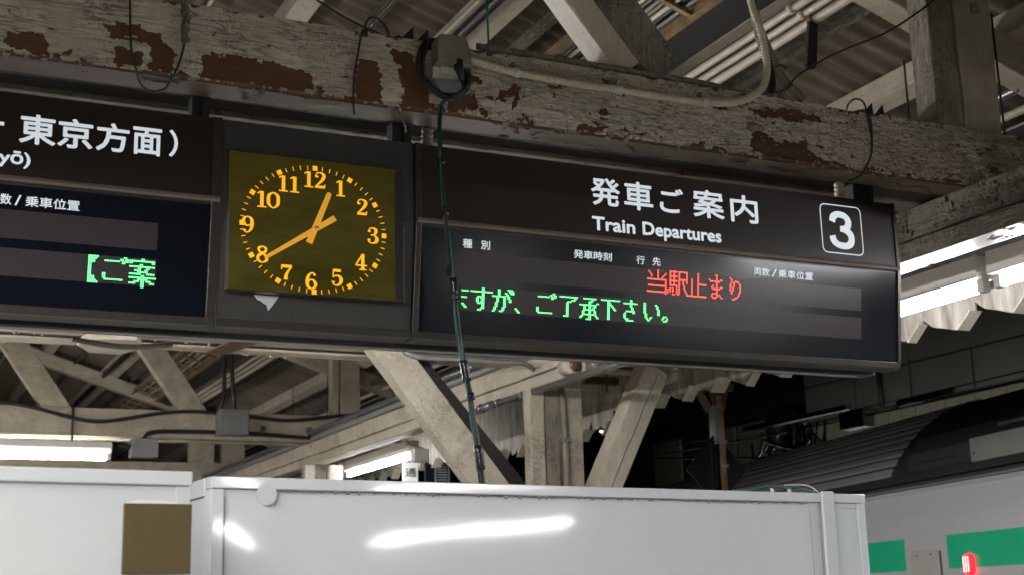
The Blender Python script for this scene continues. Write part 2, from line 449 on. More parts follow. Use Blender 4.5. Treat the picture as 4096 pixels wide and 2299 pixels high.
def graded_paint(name):
    m = M['cream'].copy(); m.name = name; nt = m.node_tree; p = nt.nodes['Principled BSDF']
    src = p.inputs['Base Color'].links[0].from_socket
    tc = nt.nodes.new('ShaderNodeTexCoord'); sx = nt.nodes.new('ShaderNodeSeparateXYZ'); nt.links.new(tc.outputs['Object'], sx.inputs[0])
    n = noise(nt, mapped(nt, (1, 1, 1.5)), 6, 5, 0.65); n2 = noise(nt, mapped(nt, (.55, 1, 1.9)), 52, 6, 0.78, .5)
    x = mathn(nt, 'ADD', sx.outputs[0], mathn(nt, 'MULTIPLY', mathn(nt, 'SUBTRACT', n, .5), 1.6))
    f1 = ramp(nt, mathn(nt, 'ADD', mathn(nt, 'MULTIPLY', x, .28), .75), [(.05, (0, 0, 0)), (.38, (1, 1, 1))])
    f2 = ramp(nt, mathn(nt, 'ADD', x, .45), [(.0, (0, 0, 0)), (.75, (1, 1, 1))])
    sp = ramp(nt, n2, [(.42, (.0,) * 3), (.50, (1,) * 3)])
    big = ramp(nt, noise(nt, mapped(nt, (.5, 1, 1)), 9, 4, 0.6), [(.45, (0,) * 3), (.64, (.7,) * 3)])
    sp = mixc(nt, big, sp, (1.0, 1.0, 1.0))
    c1 = mixc(nt, mathn(nt, 'MULTIPLY', f1, .75), src, mixc(nt, sp, (.07, .058, .045), (.68, .615, .51)))
    c2 = mixc(nt, f2, c1, mixc(nt, sp, (.055, .045, .035), (.27, .23, .18)))
    nt.links.new(c2, p.inputs['Base Color'])
    return m
M['beam_paint'] = graded_paint('peeling_beam_paint')
M['alu_panel'] = plain('satin_access_panel', (0.62, 0.60, 0.57), 0.22, 0.55, 0.1, 3, stretch=(1, 1, .4))

# ------------------------------------------------------------------ numpy helpers for flaking paint
def vnoise(x, y, seed=0):
    """smooth value noise, arrays in lattice units"""
    r = np.random.RandomState(seed).rand(257, 257)
    xi = np.floor(x).astype(int); yi = np.floor(y).astype(int); fx = x - xi; fy = y - yi
    fx = fx * fx * (3 - 2 * fx); fy = fy * fy * (3 - 2 * fy)
    a = r[xi % 257, yi % 257]; b = r[(xi + 1) % 257, yi % 257]; c = r[xi % 257, (yi + 1) % 257]; d = r[(xi + 1) % 257, (yi + 1) % 257]
    return (a * (1 - fx) + b * fx) * (1 - fy) + (c * (1 - fx) + d * fx) * fy
def fbm(x, y, seed=0, o=4):
    s = 0; a = 0.5
    for k in range(o): s = s + a * vnoise(x * 2 ** k, y * 2 ** k, seed + k); a *= 0.55
    return s / (1 - 0.55 ** o) * 0.9
def in_poly(px, py, poly):
    ins = np.zeros(px.shape, bool); n = len(poly)
    for i in range(n):
        x1, y1 = poly[i]; x2, y2 = poly[(i + 1) % n]
        if y1 == y2: continue
        c = ((y1 > py) != (y2 > py)) & (px < (x2 - x1) * (py - y1) / (y2 - y1) + x1)
        ins ^= c
    return ins

def paint_sheet(g, a0, a1, b0, b1, h, keep, place, thick, relief):
    """paint film on a board face as a grid of cells; keep(a,b)->mask of cells still painted;
    relief(a,b)->height of the film. Edges of the film get side walls."""
    na = int((a1 - a0) / h); nb = max(1, int(round((b1 - b0) / h)))
    A, B = np.meshgrid(a0 + (np.arange(na) + .5) * h, b0 + (np.arange(nb) + .5) * (b1 - b0) / nb, indexing='ij')
    K = keep(A, B)
    VA, VB = np.meshgrid(a0 + np.arange(na + 1) * h, b0 + np.arange(nb + 1) * (b1 - b0) / nb, indexing='ij')
    jr = np.random.RandomState(3)
    VA = VA + (jr.rand(*VA.shape) - .5) * h * .5
    VB2 = VB.copy(); VB2[:, 1:-1] += (jr.rand(*VB.shape)[:, 1:-1] - .5) * h * .5
    H = thick + relief(VA, VB2)
    top = {}
    vs = []; fs = []
    idx = -np.ones(VA.shape, int); idb = -np.ones(VA.shape, int)
    def vt(i, j):
        if idx[i, j] < 0: idx[i, j] = len(vs); vs.append(place(VA[i, j], VB2[i, j], H[i, j]))
        return idx[i, j]
    def vb(i, j):
        if idb[i, j] < 0: idb[i, j] = len(vs); vs.append(place(VA[i, j], VB2[i, j], 0.0))
        return idb[i, j]
    for i in range(na):
        for j in range(nb):
            if not K[i, j]: continue
            fs.append((vt(i, j), vt(i + 1, j), vt(i + 1, j + 1), vt(i, j + 1)))
            if i == 0 or not K[i - 1, j]: fs.append((vb(i, j), vt(i, j), vt(i, j + 1), vb(i, j + 1)))
            if i == na - 1 or not K[i + 1, j]: fs.append((vt(i + 1, j), vb(i + 1, j), vb(i + 1, j + 1), vt(i + 1, j + 1)))
            if j == 0 or not K[i, j - 1]: fs.append((vb(i, j), vb(i + 1, j), vt(i + 1, j), vt(i, j)))
            if j == nb - 1 or not K[i, j + 1]: fs.append((vt(i, j + 1), vt(i + 1, j + 1), vb(i + 1, j + 1), vb(i, j + 1)))
    g.add(vs, fs)
    return g

def curls(g, n, pick, rnd, size=(0.008, 0.03)):
    """loose curled flakes of paint; pick() -> (point, outward, along)"""
    for _ in range(n):
        p, out, al = pick()
        p, out, al = Vector(p), Vector(out).normalized(), Vector(al).normalized()
        dn = out.cross(al).normalized()
        L = rnd.uniform(*size); W = rnd.uniform(*size) * rnd.uniform(.6, 1.6); cu = rnd.uniform(.3, 1.3)
        sgn = -1 if dn.z > 0 else 1
        vs = []; k = 4
        for i in range(k + 1):
            t = i / k; ang = cu * t
            c = p + dn * sgn * L * math.sin(ang) / max(cu, .01) + out * L * (1 - math.cos(ang)) / max(cu, .01) * 1.4
            ww = W * (1 - .45 * t * rnd.random())
            vs += [c - al * ww / 2 + al * rnd.uniform(-.002, .002), c + al * ww / 2 + al * rnd.uniform(-.002, .002)]
        g.add(vs, [(2 * i, 2 * i + 1, 2 * i + 3, 2 * i + 2) for i in range(k)])
    return g

# ------------------------------------------------------------------ setting: ground, platform, tracks
g = G().box(-7.5, 5.2, -30, 60, -1.3, 0.0); struct('platform', g, M['platform'])
g = G().box(-60, 80, -60, 140, -1.6, -1.3 - 0.004); struct('ground', g, M['ballast'])

def zr(X):            # underside of the rafters, falling towards +X from the ridge at X=-2.5
    return 4.0 + 0.325 * (3.83 - X) if X > -2.5 else 4.0 + 0.325 * (3.83 + 5.0 + X)
SHEET_DY = 0.78
def sheet_mesh(xa, xb, name):
    g = G(); ns = 6 * 8; lam = 0.13; nx = 3; amp = 0.017
    vs = []
    for i in range(nx + 1):
        X = xa + (xb - xa) * i / nx
        for j in range(ns + 1):
            y = SHEET_DY * 1.03 * j / ns
            vs.append((X, y, zr(X) + 0.29 + amp * math.sin(2 * math.pi * y / lam)))
    g.add(vs, [(i * (ns + 1) + j, (i + 1) * (ns + 1) + j, (i + 1) * (ns + 1) + j + 1, i * (ns + 1) + j + 1) for i in range(nx) for j in range(ns)], True)
    return mesh_of(g, name, M['roof'])
roof = Thing('canopy_roof', (0, 0, 0), 'gabled platform canopy roof of brown corrugated cement sheets on pale purlins', 'roof')
for side, (xa, xb) in enumerate(((-2.49, 1.45), (1.43, 5.28), (-8.0, -2.51))):
    me = sheet_mesh(xa, xb, 'corrugated_sheet')
    k = 0; y = -9.0
    while y < 27:
        o = bpy.data.objects.new('corrugated_sheet', me); COL.objects.link(o); o.parent = roof.o
        o.location = (0, y, 0.004 * (k % 2) + (0.006 if side == 1 else 0)); y += SHEET_DY; k += 1
for X, wd in ((-6.5, .1), (-4.6, .1), (-1.6, .1), (-0.65, .1), (0.25, .1), (1.10, .1), (1.93, .11), (2.67, .155), (3.60, .06), (4.40, .1), (5.08, .1)):
    s_ = 1 if X > -2.5 else -1
    g = G().timber((X, -9, zr(X) + 0.16), (X, 27, zr(X) + 0.16), (wd, 0, -0.325 * wd * s_), (0, 0, .11), .004, .9, .001, int(X * 10))
    roof.part('purlin', g, M['pale_purlin'])

# ------------------------------------------------------------------ roof trusses
def board(x0, x1, y0, y1, z0, z1, seed=1, ch=.006, jit=.0018, seg=.12):
    return G().timber((x0, y0, z0), (x1, y0, z0), (0, y1 - y0, 0), (0, 0, z1 - z0), ch, seg, jit, seed)
TB, TT = 3.190, 3.442       # underside and top of the tie beams
XR = 5.32
def member(p0, p1, ya, yb, wd, seed=0):
    """sloping timber in the truss plane; p0,p1 = (x,z) of the left/lower edge line"""
    a = Vector((p0[0], ya, p0[1])); b = Vector((p1[0], ya, p1[1])); t = (b - a).normalized()
    nrm = Vector((t.z, 0, -t.x)); nrm = nrm if nrm.x > 0 else -nrm
    return G().timber(a, b, nrm * wd, (0, yb - ya, 0), .006, .12, .0015, seed)

def rafter_geo(Y, xa, xb, dep=.16, th=.13, seed=0):
    return G().timber((xa, Y, zr(xa)), (xb, Y, zr(xb)), (0, th, 0), (0, 0, dep), .005, .25, .0015, seed)

truss_info = [
    ('timber roof truss nearest the camera, its peeling tie beam running above both departure boards', 3.95),
    ('timber roof truss seen just below the boards, with big knee braces over the column', 7.82),
    ('timber roof truss behind the knee braces, a black cable sagging along its tie beam', 12.75),
    ('farthest visible timber roof truss, its posts showing low at the left above the cream hoarding', 17.2),
]
TR = []
for k, (lab, Y) in enumerate(truss_info):
    TB, TT = (3.166, 3.418) if k == 1 else (3.190, 3.442)
    T = Thing('roof_truss', (4.0, Y, TB), lab, 'roof truss', 'timber roof trusses across the platform'); TR.append(T)
    far = M['cream_far']
    if k > 0:
        T.part('tie_beam', board(-6.5, XR, Y, Y + (.175 if k == 1 else .13), TB, TT, 10 + k), far)
    T.part('tie_beam', board(-6.5, XR, Y + (.325 if k == 1 else .275), Y + (.475 if k == 1 else .40), TB, TT, 20 + k), M['underside'] if k == 0 else far)
    T.part('rafter', rafter_geo(Y + (.18 if k == 1 else .135), -2.5, 5.30, seed=k), far)
    T.part('rafter', G().timber((-8.0, Y + .135, zr(-8.0)), (-2.5, Y + .135, zr(-2.51)), (0, .13, 0), (0, 0, .16), .005, .5, .001, 3), far)
    T.part('gap_shade_filler', G().box(-6.4, XR - .02, Y + (.185 if k == 1 else .14), Y + (.32 if k == 1 else .265), TB + .012, TT - .02), M['dark_wood'])  # dark board added to blacken the shaded gap between the beams
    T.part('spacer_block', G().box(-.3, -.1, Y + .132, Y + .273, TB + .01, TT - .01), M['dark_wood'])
TB, TT = 3.190, 3.442
# extra trusses behind the camera carry the same roof
for Y, lab in ((-0.2, 'timber roof truss just above and behind the viewer'), (-4.2, 'second timber roof truss behind the viewer')):
    T = Thing('roof_truss', (4.0, Y, TB), lab, 'roof truss', 'timber roof trusses behind the viewer')
    T.part('tie_beam', board(-6.5, XR, Y, Y + .13, TB, TT, 30), M['cream_far'])
    T.part('tie_beam', board(-6.5, XR, Y + .275, Y + .40, TB, TT, 31), M['cream_far'])
    T.part('rafter', rafter_geo(Y + .135, -2.5, 5.30, seed=8), M['cream_far'])

T1, T2, T3, T4 = TR
# truss 1: posts and web members above the tie beam
T1.part('queen_post', G().timber((3.825, 3.952, TT), (3.825, 3.952, 4.13), (.135, 0, 0), (0, .12, 0), .006, .08, .002, 4), M['cream_rough'])
T1.part('queen_post', G().timber((3.975, 3.96, TT), (3.985, 3.96, 4.10), (.20, 0, 0), (0, .13, 0), .006, .12, .002, 5), M['cream_post'])
d1 = T1.part('diagonal_brace', member((2.50, 3.443), (1.83, 4.24), 3.97, 4.10, .155, 6), M['cream_rough'])
T1.part('diagonal_brace', member((2.375, 3.443), (1.70, 4.24), 3.985, 4.10, .118, 7), M['white_gloss'], label='smooth pale board of the diagonal brace')
# truss 3 and 4 members
T3.part('queen_post', G().timber((4.14, 12.76, TT), (4.14, 12.76, 4.10), (.07, 0, 0), (0, .12, 0), .006, .12, .003, 8), M['cream_post'])
T3.part('queen_post', G().timber((4.225, 12.765, TT), (4.225, 12.765, 4.06), (.205, 0, 0), (0, .12, 0), .006, .12, .001, 9), M['cream_post'])
for (a, b) in (((1.52, 3.30), (0.62, 4.60)), ((2.762, 3.30), (1.95, 4.45))):
    T3.part('diagonal_brace', member(a, b, 12.765, 12.88, .215, 10), M['cream_far'])
T4.part('queen_post', board(3.72, 4.03, 17.21, 17.33, TT, 4.05, 11), M['cream_far'])
T4.part('queen_post', board(4.13, 4.42, 17.21, 17.33, TT, 4.0, 12), M['cream_far'])
# knee braces round the column line, trusses 2-4
for T, Y in ((T2, 7.82),):
    T.part('knee_brace', member((4.20, 1.88), (3.04, 3.195), Y + .335, Y + .46, .17, 17), M['dark_wood'], label='rear left knee brace, its shade put into a dark colour')  # rear brace coloured dark to carry its shade
    m1 = M['cream_brace']
    T.part('knee_brace', member((3.83, 1.86), (2.755, 3.20), Y + .005, Y + .135, .205, 13), m1, label='knee brace left of the column, finely cross-cracked' if T is T2 else None)
    T.part('knee_brace', member((4.035, 1.78), (4.757, 3.18), Y + .005, Y + .175, .185, 14), M['white_gloss'], label='knee brace right of the column, smooth cream with a long crack' if T is T2 else None)
# long shakes in the right knee brace of truss 2
gs = G()
rs = random.Random(4)
for (u0, z0, z1) in ((4.40, 2.0, 3.1),):
    pts = []
    for i in range(26):
        t = i / 25; x = 4.235 + (4.80 - 4.235) * t + rs.uniform(-.004, .004); z = z0 + (z1 - z0) * t
        pts.append((x + .035, 7.8235, z))
    gs.tube(pts, 0.0022, 4)
T2.part('drying_crack', gs, M['dark_wood'])
# fascia boards at the outer end of truss 2
for i, (z0, z1, y) in enumerate(((3.05, 3.115, 8.3), (3.125, 3.185, 8.27))):
    T2.part('soffit_board', board(4.95, XR + .03, 7.80, y, z0, z1, 40 + i), M['white_gloss'])
# bolts with square washers on the tie beams
def bolt(T, x, z, y, s=.028, mat=None):
    g = G().box(x - s, x + s, y - .006, y - .0005, z - s, z + s)
    g.tube([(x, y - .007, z), (x, y - .024, z)], s * .42, 6)
    T.part('bolt', g, mat or M['weathered'], bev=.001)
for x, z in ((3.45, 3.30), (6.0, 3.33)): 
    if x < XR: bolt(T3, x, z, 12.75)
bolt(T3, 3.9, 3.30, 12.75); bolt(T2, 3.95, 3.32, 7.82); bolt(T1, 4.62, 3.30, 3.95, .02); bolt(T1, 4.09, 3.985, 3.958, .022, M['silver']); bolt(T1, 2.88, 3.40, 3.95, .012)

T1.part('under_board', G().box(-6.0, XR - .01, 3.960, 4.078, TB - .0015, TB + .0015), M['under_wood'], label='tan undercoat on the underside of the near tie beam')
# ---- the near tie beam with its paint film --------------------------------
X0, X1 = -0.3, XR
nb_ = board(X0 - 6.2, X1, 3.953, 4.085, TB + .002, TT - .002, 2, ch=.009, jit=.0012, seg=.05)
beam = T1.part('tie_beam', nb_, M['wood'], label='brown tie beam under flaking cream paint')
POLY = [[(0.291, 3.26), (0.386, 3.271), (0.408, 3.247), (0.414, 3.204), (0.287, 3.209)], [(0.551, 3.331), (0.668, 3.338), (0.669, 3.318), (0.729, 3.315), (0.737, 3.296), (0.78, 3.262), (0.77, 3.208), (0.706, 3.202), (0.705, 3.255), (0.692, 3.293), (0.582, 3.287)], [(0.596, 3.258), (0.641, 3.269), (0.675, 3.25), (0.673, 3.205), (0.598, 3.204)], [(0.859, 3.279), (0.906, 3.278), (1.072, 3.283), (1.145, 3.285), (1.178, 3.278), (1.217, 3.254), (1.217, 3.203), (1.01, 3.19), (0.85, 3.191), (0.852, 3.253)], [(1.358, 3.335), (1.431, 3.342), (1.449, 3.21), (1.43, 3.169), (1.358, 3.172)], [(1.453, 3.398), (1.554, 3.388), (1.558, 3.357), (1.509, 3.319), (1.483, 3.363)], [(1.5, 3.322), (1.562, 3.349), (1.597, 3.275), (1.632, 3.201), (1.512, 3.18), (1.511, 3.28)], [(1.673, 3.241), (1.778, 3.283), (1.788, 3.222), (1.676, 3.198)], [(1.761, 3.339), (1.812, 3.333), (1.807, 3.314), (1.76, 3.312)], [(1.871, 3.301), (1.934, 3.342), (1.952, 3.326), (1.94, 3.243), (1.924, 3.241), (1.923, 3.281), (1.871, 3.278)], [(2.735, 3.366), (2.817, 3.367), (2.81, 3.352), (2.734, 3.351)], [(2.885, 3.382), (3.109, 3.397), (3.237, 3.384), (3.235, 3.359), (3.071, 3.355), (2.889, 3.357)], [(2.906, 3.296), (2.963, 3.293), (3.005, 3.259), (3.163, 3.289), (3.166, 3.249), (3.221, 3.216), (3.35, 3.199), (3.396, 3.171), (3.169, 3.16), (2.976, 3.177), (2.889, 3.215)], [(2.186, 3.221), (2.296, 3.231), (2.275, 3.214), (2.196, 3.208)], [(2.045, 3.358), (2.123, 3.355), (2.112, 3.338), (2.044, 3.337)], [(2.253, 3.281), (2.29, 3.304), (2.295, 3.282), (2.258, 3.267)]]
def warp(A, B, s=.012):
    return A + (fbm(A * 28, B * 28, 5, 3) - .45) * s * 2, B + (fbm(A * 28 + 50, B * 28, 9, 3) - .45) * s * 2
def blocky(A, B):      # crazing breaks the film into little upright blocks
    u = A + (vnoise(A * 40, B * 110, 3) - .5) * .012; v = B + (vnoise(A * 90, B * 40, 4) - .5) * .010
    k = vnoise(A * 7, B * 12, 14) > .45
    return np.where(k, np.floor(u / .0085) * .0085, u), np.where(k, np.floor(v / .013) * .013, v)
def keep_face(A, B):
    ba, bb = blocky(A, B)
    wa, wb = warp(ba, bb)
    gone = np.zeros(A.shape, bool)
    for P in POLY: gone |= in_poly(wa, wb, P)
    r = np.clip((A - 1.55) / 1.2, 0, 1)                        # the outer half is far more decayed
    fl = fbm(ba * 14, bb * 26, 21, 4)
    gone |= fl > (0.80 - 0.09 * r)
    lowedge = (B - TB) / .05
    gone |= (fbm(ba * 30, bb * 40 + 7, 33, 3) > 0.42 + 0.42 * lowedge) & (B < TB + .05) & (fbm(A * 3, B, 8, 2) > .40 - .12 * r)
    gone |= (fbm(ba * 30, bb * 40 + 7, 37, 3) > 0.45 + 0.5 * (TT - B) / .03) & (B > TT - .03)
    return ~gone
def relief_face(A, B):
    ba, bb = blocky(A, B)
    r = np.clip((A - 1.5) / 1.2, 0, 1)
    return (vnoise(ba * 97, bb * 83, 2) - .3) * (.0014 + .0050 * r) + (fbm(A * 10, B * 55, 6, 3) - .4) * (.005 + .009 * r)
g = G()
paint_sheet(g, X0, X1, TB + .004, TT - .004, .0042, keep_face, lambda a, b, d: (a, 3.9525 - d, b), .0022, relief_face)
T1.part('paint_film', g, M['beam_paint'], parent=beam, kind='stuff')
# underside film: large smooth patches
def keep_under(A, B):
    wa, wb = warp(A, B, .02)
    gone = fbm(wa * 3.2, wb * 9, 44, 4) > .50
    gone |= (fbm(wa * 9, wb * 20, 48, 3) > .66)
    return ~gone
g = G()
paint_sheet(g, X0, X1, 3.958, 4.080, .0065, keep_under, lambda a, b, d: (a, b, TB - .0020 - d), .0018, lambda A, B: (fbm(A * 8, B * 20, 6, 3) - .4) * .003)
T1.part('paint_film', g, M['under_film'], parent=beam, label='pale paint left on the underside', kind='stuff')
rnd = random.Random(11); g = G()
def pick():
    x = rnd.choice([rnd.uniform(.2, 1.6), rnd.uniform(1.7, 3.6), rnd.uniform(1.7, 3.6)])
    return ((x, 3.95, TB + rnd.uniform(-.004, .02)), (0, -1, 0), (1, 0, 0))
curls(g, 110, pick, rnd, (.006, .022))
def pick():
    return ((rnd.uniform(1.8, 3.9), 3.949, rnd.uniform(TB, TT)), (0, -1, 0), (1, 0, 0))
curls(g, 260, pick, rnd, (.004, .012))
T1.part('loose_flakes', g, M['pale_purlin'], parent=beam, kind='stuff')
g = G()      # the long dangling strip of paint below the beam
for pts, wd in (([(1.49, 3.962, 3.19), (1.50, 3.955, 3.165), (1.515, 3.95, 3.15)], .035), ([(1.515, 3.95, 3.155), (1.525, 3.947, 3.13), (1.528, 3.95, 3.108)], .012),
                ([(1.06, 3.955, 3.20), (1.045, 3.94, 3.175), (1.02, 3.93, 3.158)], .02)):
    P = spline(pts, 4); vs = []
    for i, q in enumerate(P):
        ww = wd * (1 - .5 * i / len(P)) * (1 + .3 * math.sin(i * 2.1)); vs += [q - Vector((ww / 2, 0, 0)), q + Vector((ww / 2, .004, 0))]
    g.add(vs, [(2 * i, 2 * i + 1, 2 * i + 3, 2 * i + 2) for i in range(len(P) - 1)])
T1.part('paint_strip', g, M['underside'], parent=beam, kind='stuff')
# flakes under the second truss
g = G(); rnd = random.Random(5)
def pick():
    y = rnd.choice([7.82, 7.995, 8.145, 8.295])
    return ((rnd.uniform(.5, 2.4), y, TB - .020), (0, rnd.choice([-1, 1]), 0), (1, 0, 0))
curls(g, 90, pick, rnd, (.004, .016))
T2.part('loose_flakes', g, M['pale_purlin'], kind='stuff')
# peeled brown patch and hanging scab under truss 2
T2.part('scab', G().prism([(1.10, 7.90, 3.130), (1.38, 7.86, 3.134), (1.46, 8.08, 3.128), (1.36, 8.30, 3.124), (1.18, 8.31, 3.130), (1.08, 8.08, 3.126)], (0, 0, .034)), M['pale_purlin'], bev=.004)
T2.part('bare_patch', G().prism([(1.93, 7.84, 3.158), (2.09, 7.86, 3.158), (2.06, 8.05, 3.158), (2.0, 8.28, 3.158), (1.87, 8.29, 3.158), (1.90, 8.0, 3.158)], (0, 0, .007)), M['wood'])

# ------------------------------------------------------------------ longitudinal beam and column
Bm = Thing('longitudinal_beam', (4.0, 10, 2.98), 'heavy weathered timber beam running along the platform under the truss ends', 'beam')
Bm.part('upper_timber', G().timber((3.93, -6, 3.058), (3.93, 7.2, 3.058), (.17, 0, 0), (0, 0, .128), .007, .12, .003, 50), M['weathered'])
Bm.part('upper_timber', G().timber((3.93, 7.205, 3.058), (3.93, 26, 3.058), (.17, 0, 0), (0, 0, .128), .007, .2, .002, 51), M['cream_far'])
Bm.part('lower_timber', G().timber((3.94, -6, 2.975), (3.94, 7.2, 2.975), (.15, 0, 0), (0, 0, .078), .006, .12, .003, 52), M['weathered'])
Bm.part('lower_timber', G().timber((3.94, 7.205, 2.975), (3.94, 26, 2.975), (.15, 0, 0), (0, 0, .078), .006, .2, .002, 53), M['cream_far'])
g = G(); rr = np.random.RandomState(9)
paint_sheet(g, 2.2, 7.2, 3.942, 4.088, .008, lambda A, B: fbm(A * 12, B * 30, 61, 4) < .70, lambda a, b, d: (b, a, 2.9745 - d), .0012, lambda A, B: (fbm(A * 8, B * 20, 6, 3) - .4) * .002)
Bm.part('paint_film', g, M['white_steel'], label='white paint on the underside')
g = G()
paint_sheet(g, 2.6, 7.2, 3.06, 3.183, .008, lambda A, B: fbm(np.floor(A / .016) * .016 * 11, np.floor(B / .016) * .016 * 16, 63, 4) < .56, lambda a, b, d: (3.929 - d, a, b), .002, lambda A, B: (fbm(np.floor(A / .014) * 3, np.floor(B / .014) * 3, 6, 2) - .3) * .008)
Bm.part('paint_film', g, M['weathered'], label='coarse grey crust on the near face')
g = G()      # sawn round pole end stub and knots where braces were cut
g.tube([(3.90, 7.25, 3.02), (3.90, 7.40, 3.02)], .052, 16)
Bm.part('pole_stub', g, M['pale_purlin']); 
g = G().tube([(3.90, 7.247, 3.02), (3.90, 7.2495, 3.02)], .046, 16); Bm.part('pole_end', g, M['wood'])
for (y, z) in ((6.9, 3.09), (7.05, 3.02), (6.55, 3.12)):
    g = G(); nn = 14; vs = []
    for j, (r, d) in enumerate(((.055, .0), (.045, .02), (.028, .022), (.022, -.012))):
        for k in range(nn):
            a = 2 * math.pi * k / nn; q = r * (1 + .2 * math.sin(3 * a + y))
            vs.append((3.93 - d, y + q * math.cos(a), z + q * math.sin(a) * .8))
    g.add(vs, [(j * nn + k, j * nn + (k + 1) % nn, (j + 1) * nn + (k + 1) % nn, (j + 1) * nn + k) for j in range(3) for k in range(nn)] + [tuple(range(3 * nn, 4 * nn))], True)
    Bm.part('knot', g, M['cream_rough'])

for Y, lab in ((7.84, 'timber column standing between the two big knee braces, its left post deeply crazed'), (12.77, 'timber column mostly hidden by the white hoarding below the longer tube light'), (17.22, 'farthest timber column, hidden behind the hoarding')):
    C_ = Thing('timber_column', (4.06, Y, 0), lab, 'column', 'timber columns down the platform')
    C_.part('post', G().timber((3.87, Y, 0), (3.87, Y, 2.97), (.105, 0, 0), (0, .10, 0), .006, .06, .003, 60), M['cream_cross'])
    C_.part('post', G().timber((3.985, Y + .02, 0), (3.985, Y + .02, 2.97), (.105, 0, 0), (0, .10, 0), .005, .2, .002, 61), M['cream_rough'])
    C_.part('post', G().timber((4.12, Y - .005, 0), (4.12, Y - .005, 2.97), (.13, 0, 0), (0, .12, 0), .006, .2, .002, 62), M['cream_cross'])
    g = G().tube([(4.105, Y - .03, 0), (4.105, Y - .03, 2.6), (4.09, Y - .03, 2.97)], .021, 12); C_.part('drain_pipe', g, M['conduit_old'])
    g = G().box(4.075, 4.14, Y - .056, Y - .002, 2.615, 2.64); C_.part('pipe_clamp', g, M['grey_steel'], bev=.002)

# ------------------------------------------------------------------ eave valance: folded white boards seen as saw teeth
val = Thing('eave_valance', (5.0, 8, 2.9), 'jagged saw-tooth valance of stained white boards along the canopy eave', 'valance')
y = 2.2; k = 0; rnd = random.Random(21)
while y < 22:
    pit = .37 * rnd.uniform(.97, 1.03)
    dz = rnd.uniform(-.012, .012); zt = 3.10 if k % 4 else 3.16
    torn = 8.6 < y < 11
    zb = 2.90 + dz - (.10 if torn else 0)
    # long gentle face rising away, short steep return face
    g = G()
    th = .012
    zt_ = 3.055 if y < 6.6 else 3.46
    P = [(4.98, y, zb)]
    for q in (1, 2): P.append((4.98, y - .033 * q + rnd.uniform(-.006, .006), zb + .03 * q + rnd.uniform(-.006, .008)))
    P += [(4.98, y - .10, zb + .085), (4.98, y - .10, zt_), (4.98, y + pit - .10, zt_), (4.98, y + pit - .10, zb + .085 + rnd.uniform(-.01, .03))]
    nq = 9 if torn else 4; jag = .055 if torn else .010
    for q in range(1, nq): 
        t = 1 - q / nq; P.append((4.98, y + (pit - .10) * t, zb + .085 * t + rnd.uniform(-jag, jag * .5) + (.03 if torn else 0)))
    g.prism(P, (th, 0, 0))
    val.part('board', g, M['valance'])
    ew = rnd.uniform(.06, .11); g = G().obox((4.98 - ew / 2, y - .004, zb - .003), (ew, 0, 0), (0, -.10, .088 + rnd.uniform(-.01, .01)), (0, .005, .005))
    val.part('edge_strip', g, M['pale_purlin'], bev=.002)
    y += pit; k += 1

val.part('eave_shade_board', G().box(5.0, 5.03, 1.8, 22.2, 3.04, 3.44), M['dark_wood'])  # dark board added to stand for the darkness under the eave
# ------------------------------------------------------------------ cable tray, duct and pipes under the roof
Lr = (-3, 24)
def along(X, dz=0, r=.02, n=10, mat='pipe', seg=2.0, name=None, **kw):
    g = G(); ys = np.arange(Lr[0], Lr[1] + .1, seg)
    g.tube([(X + .003 * math.sin(y * 1.7), y, zr(X) + dz + .004 * math.sin(y * 2.3)) for y in ys], r, n); return g
def zt(X): return zr(X) + .055
tray = Thing('cable_tray', (3.1, 8, zt(3.1)), 'rusty ladder cable tray carrying grey cables under the roof', 'cable tray')
for X in (3.02, 3.30):
    tray.part('side_rail', G().box(X, X + .012, Lr[0], Lr[1], zt(X) - .02, zt(X) + .04), M['rust'])
    tray.part('rail_flange', G().box(X - .03 if X < 3.1 else X - .012, X + .004 if X < 3.1 else X + .03, Lr[0], Lr[1], zt(X) - .026, zt(X) - .0205), M['rust'])
me = mesh_of(G().obox((3.035, 0, zt(3.035) - .018), (.26, 0, -.26 * .325), (0, .028, 0), (0, 0, .02)), 'rung', M['rust'])
y = -1.0
while y < 23:
    o = tray.part('rung', me, None); o.location = Vector((0, y, 0)) - Vector(tray.org); y += .42
for i in range(9):
    X = 3.05 + .027 * i
    g = along(X, .055 + .014 + .006 * (i % 2), .0105 + .003 * (i % 3 == 0), 7)
    tray.part('cable', g, M[('grey_steel', 'conduit_old', 'pipe', 'black')[i % 4]])
g = G().obox((3.33, Lr[0], zr(3.33) + .045), (.16, 0, -.052), (0, Lr[1] - Lr[0], 0), (0, 0, .05))
solo('cable_duct', g, M['black'], 'wide black cable duct beside the rusty ladder tray', 'duct', bev=.004)
for i, (X, r, mat, lab) in enumerate(((3.545, .019, 'pipe', 'cream roof pipe next to the black duct'), (3.60, .017, 'pipe', 'middle cream roof pipe of the three beside the black duct'), (3.655, .022, 'pipe', 'cream roof pipe lowest on the slope, with clips'))):
    P_ = Thing('conduit_pipe', (X, 8, zr(X)), lab, 'pipe', 'straight pipes running along the roof')
    P_.part('pipe', along(X, .02, r), M[mat])
    for y in (4.45, 6.2, 9.4, 10.6, 12.1, 15.0):
        z = zr(X) + .02
        g = G().tube([(X, y, z), (X, y + .035, z)], r + .006, 10); P_.part('clip', g, M['rust'] if i == 2 and y < 5 else M['pipe'])
for X, r, dz, mt, lab in ((4.60, .024, .06, 'pipe_grey', 'grey pipe beyond the queen posts at the upper right'), (4.72, .020, .05, 'pipe', 'cream pipe beyond the queen posts at the upper right'), (1.55, .012, .12, 'pipe', 'thin cream pipe beside the second purlin'), (2.30, .010, .14, 'black', 'thin black cable under the sheets right of the second purlin')):
    solo('roof_pipe', along(X, dz, r, 8), M[mt], lab, 'pipe')
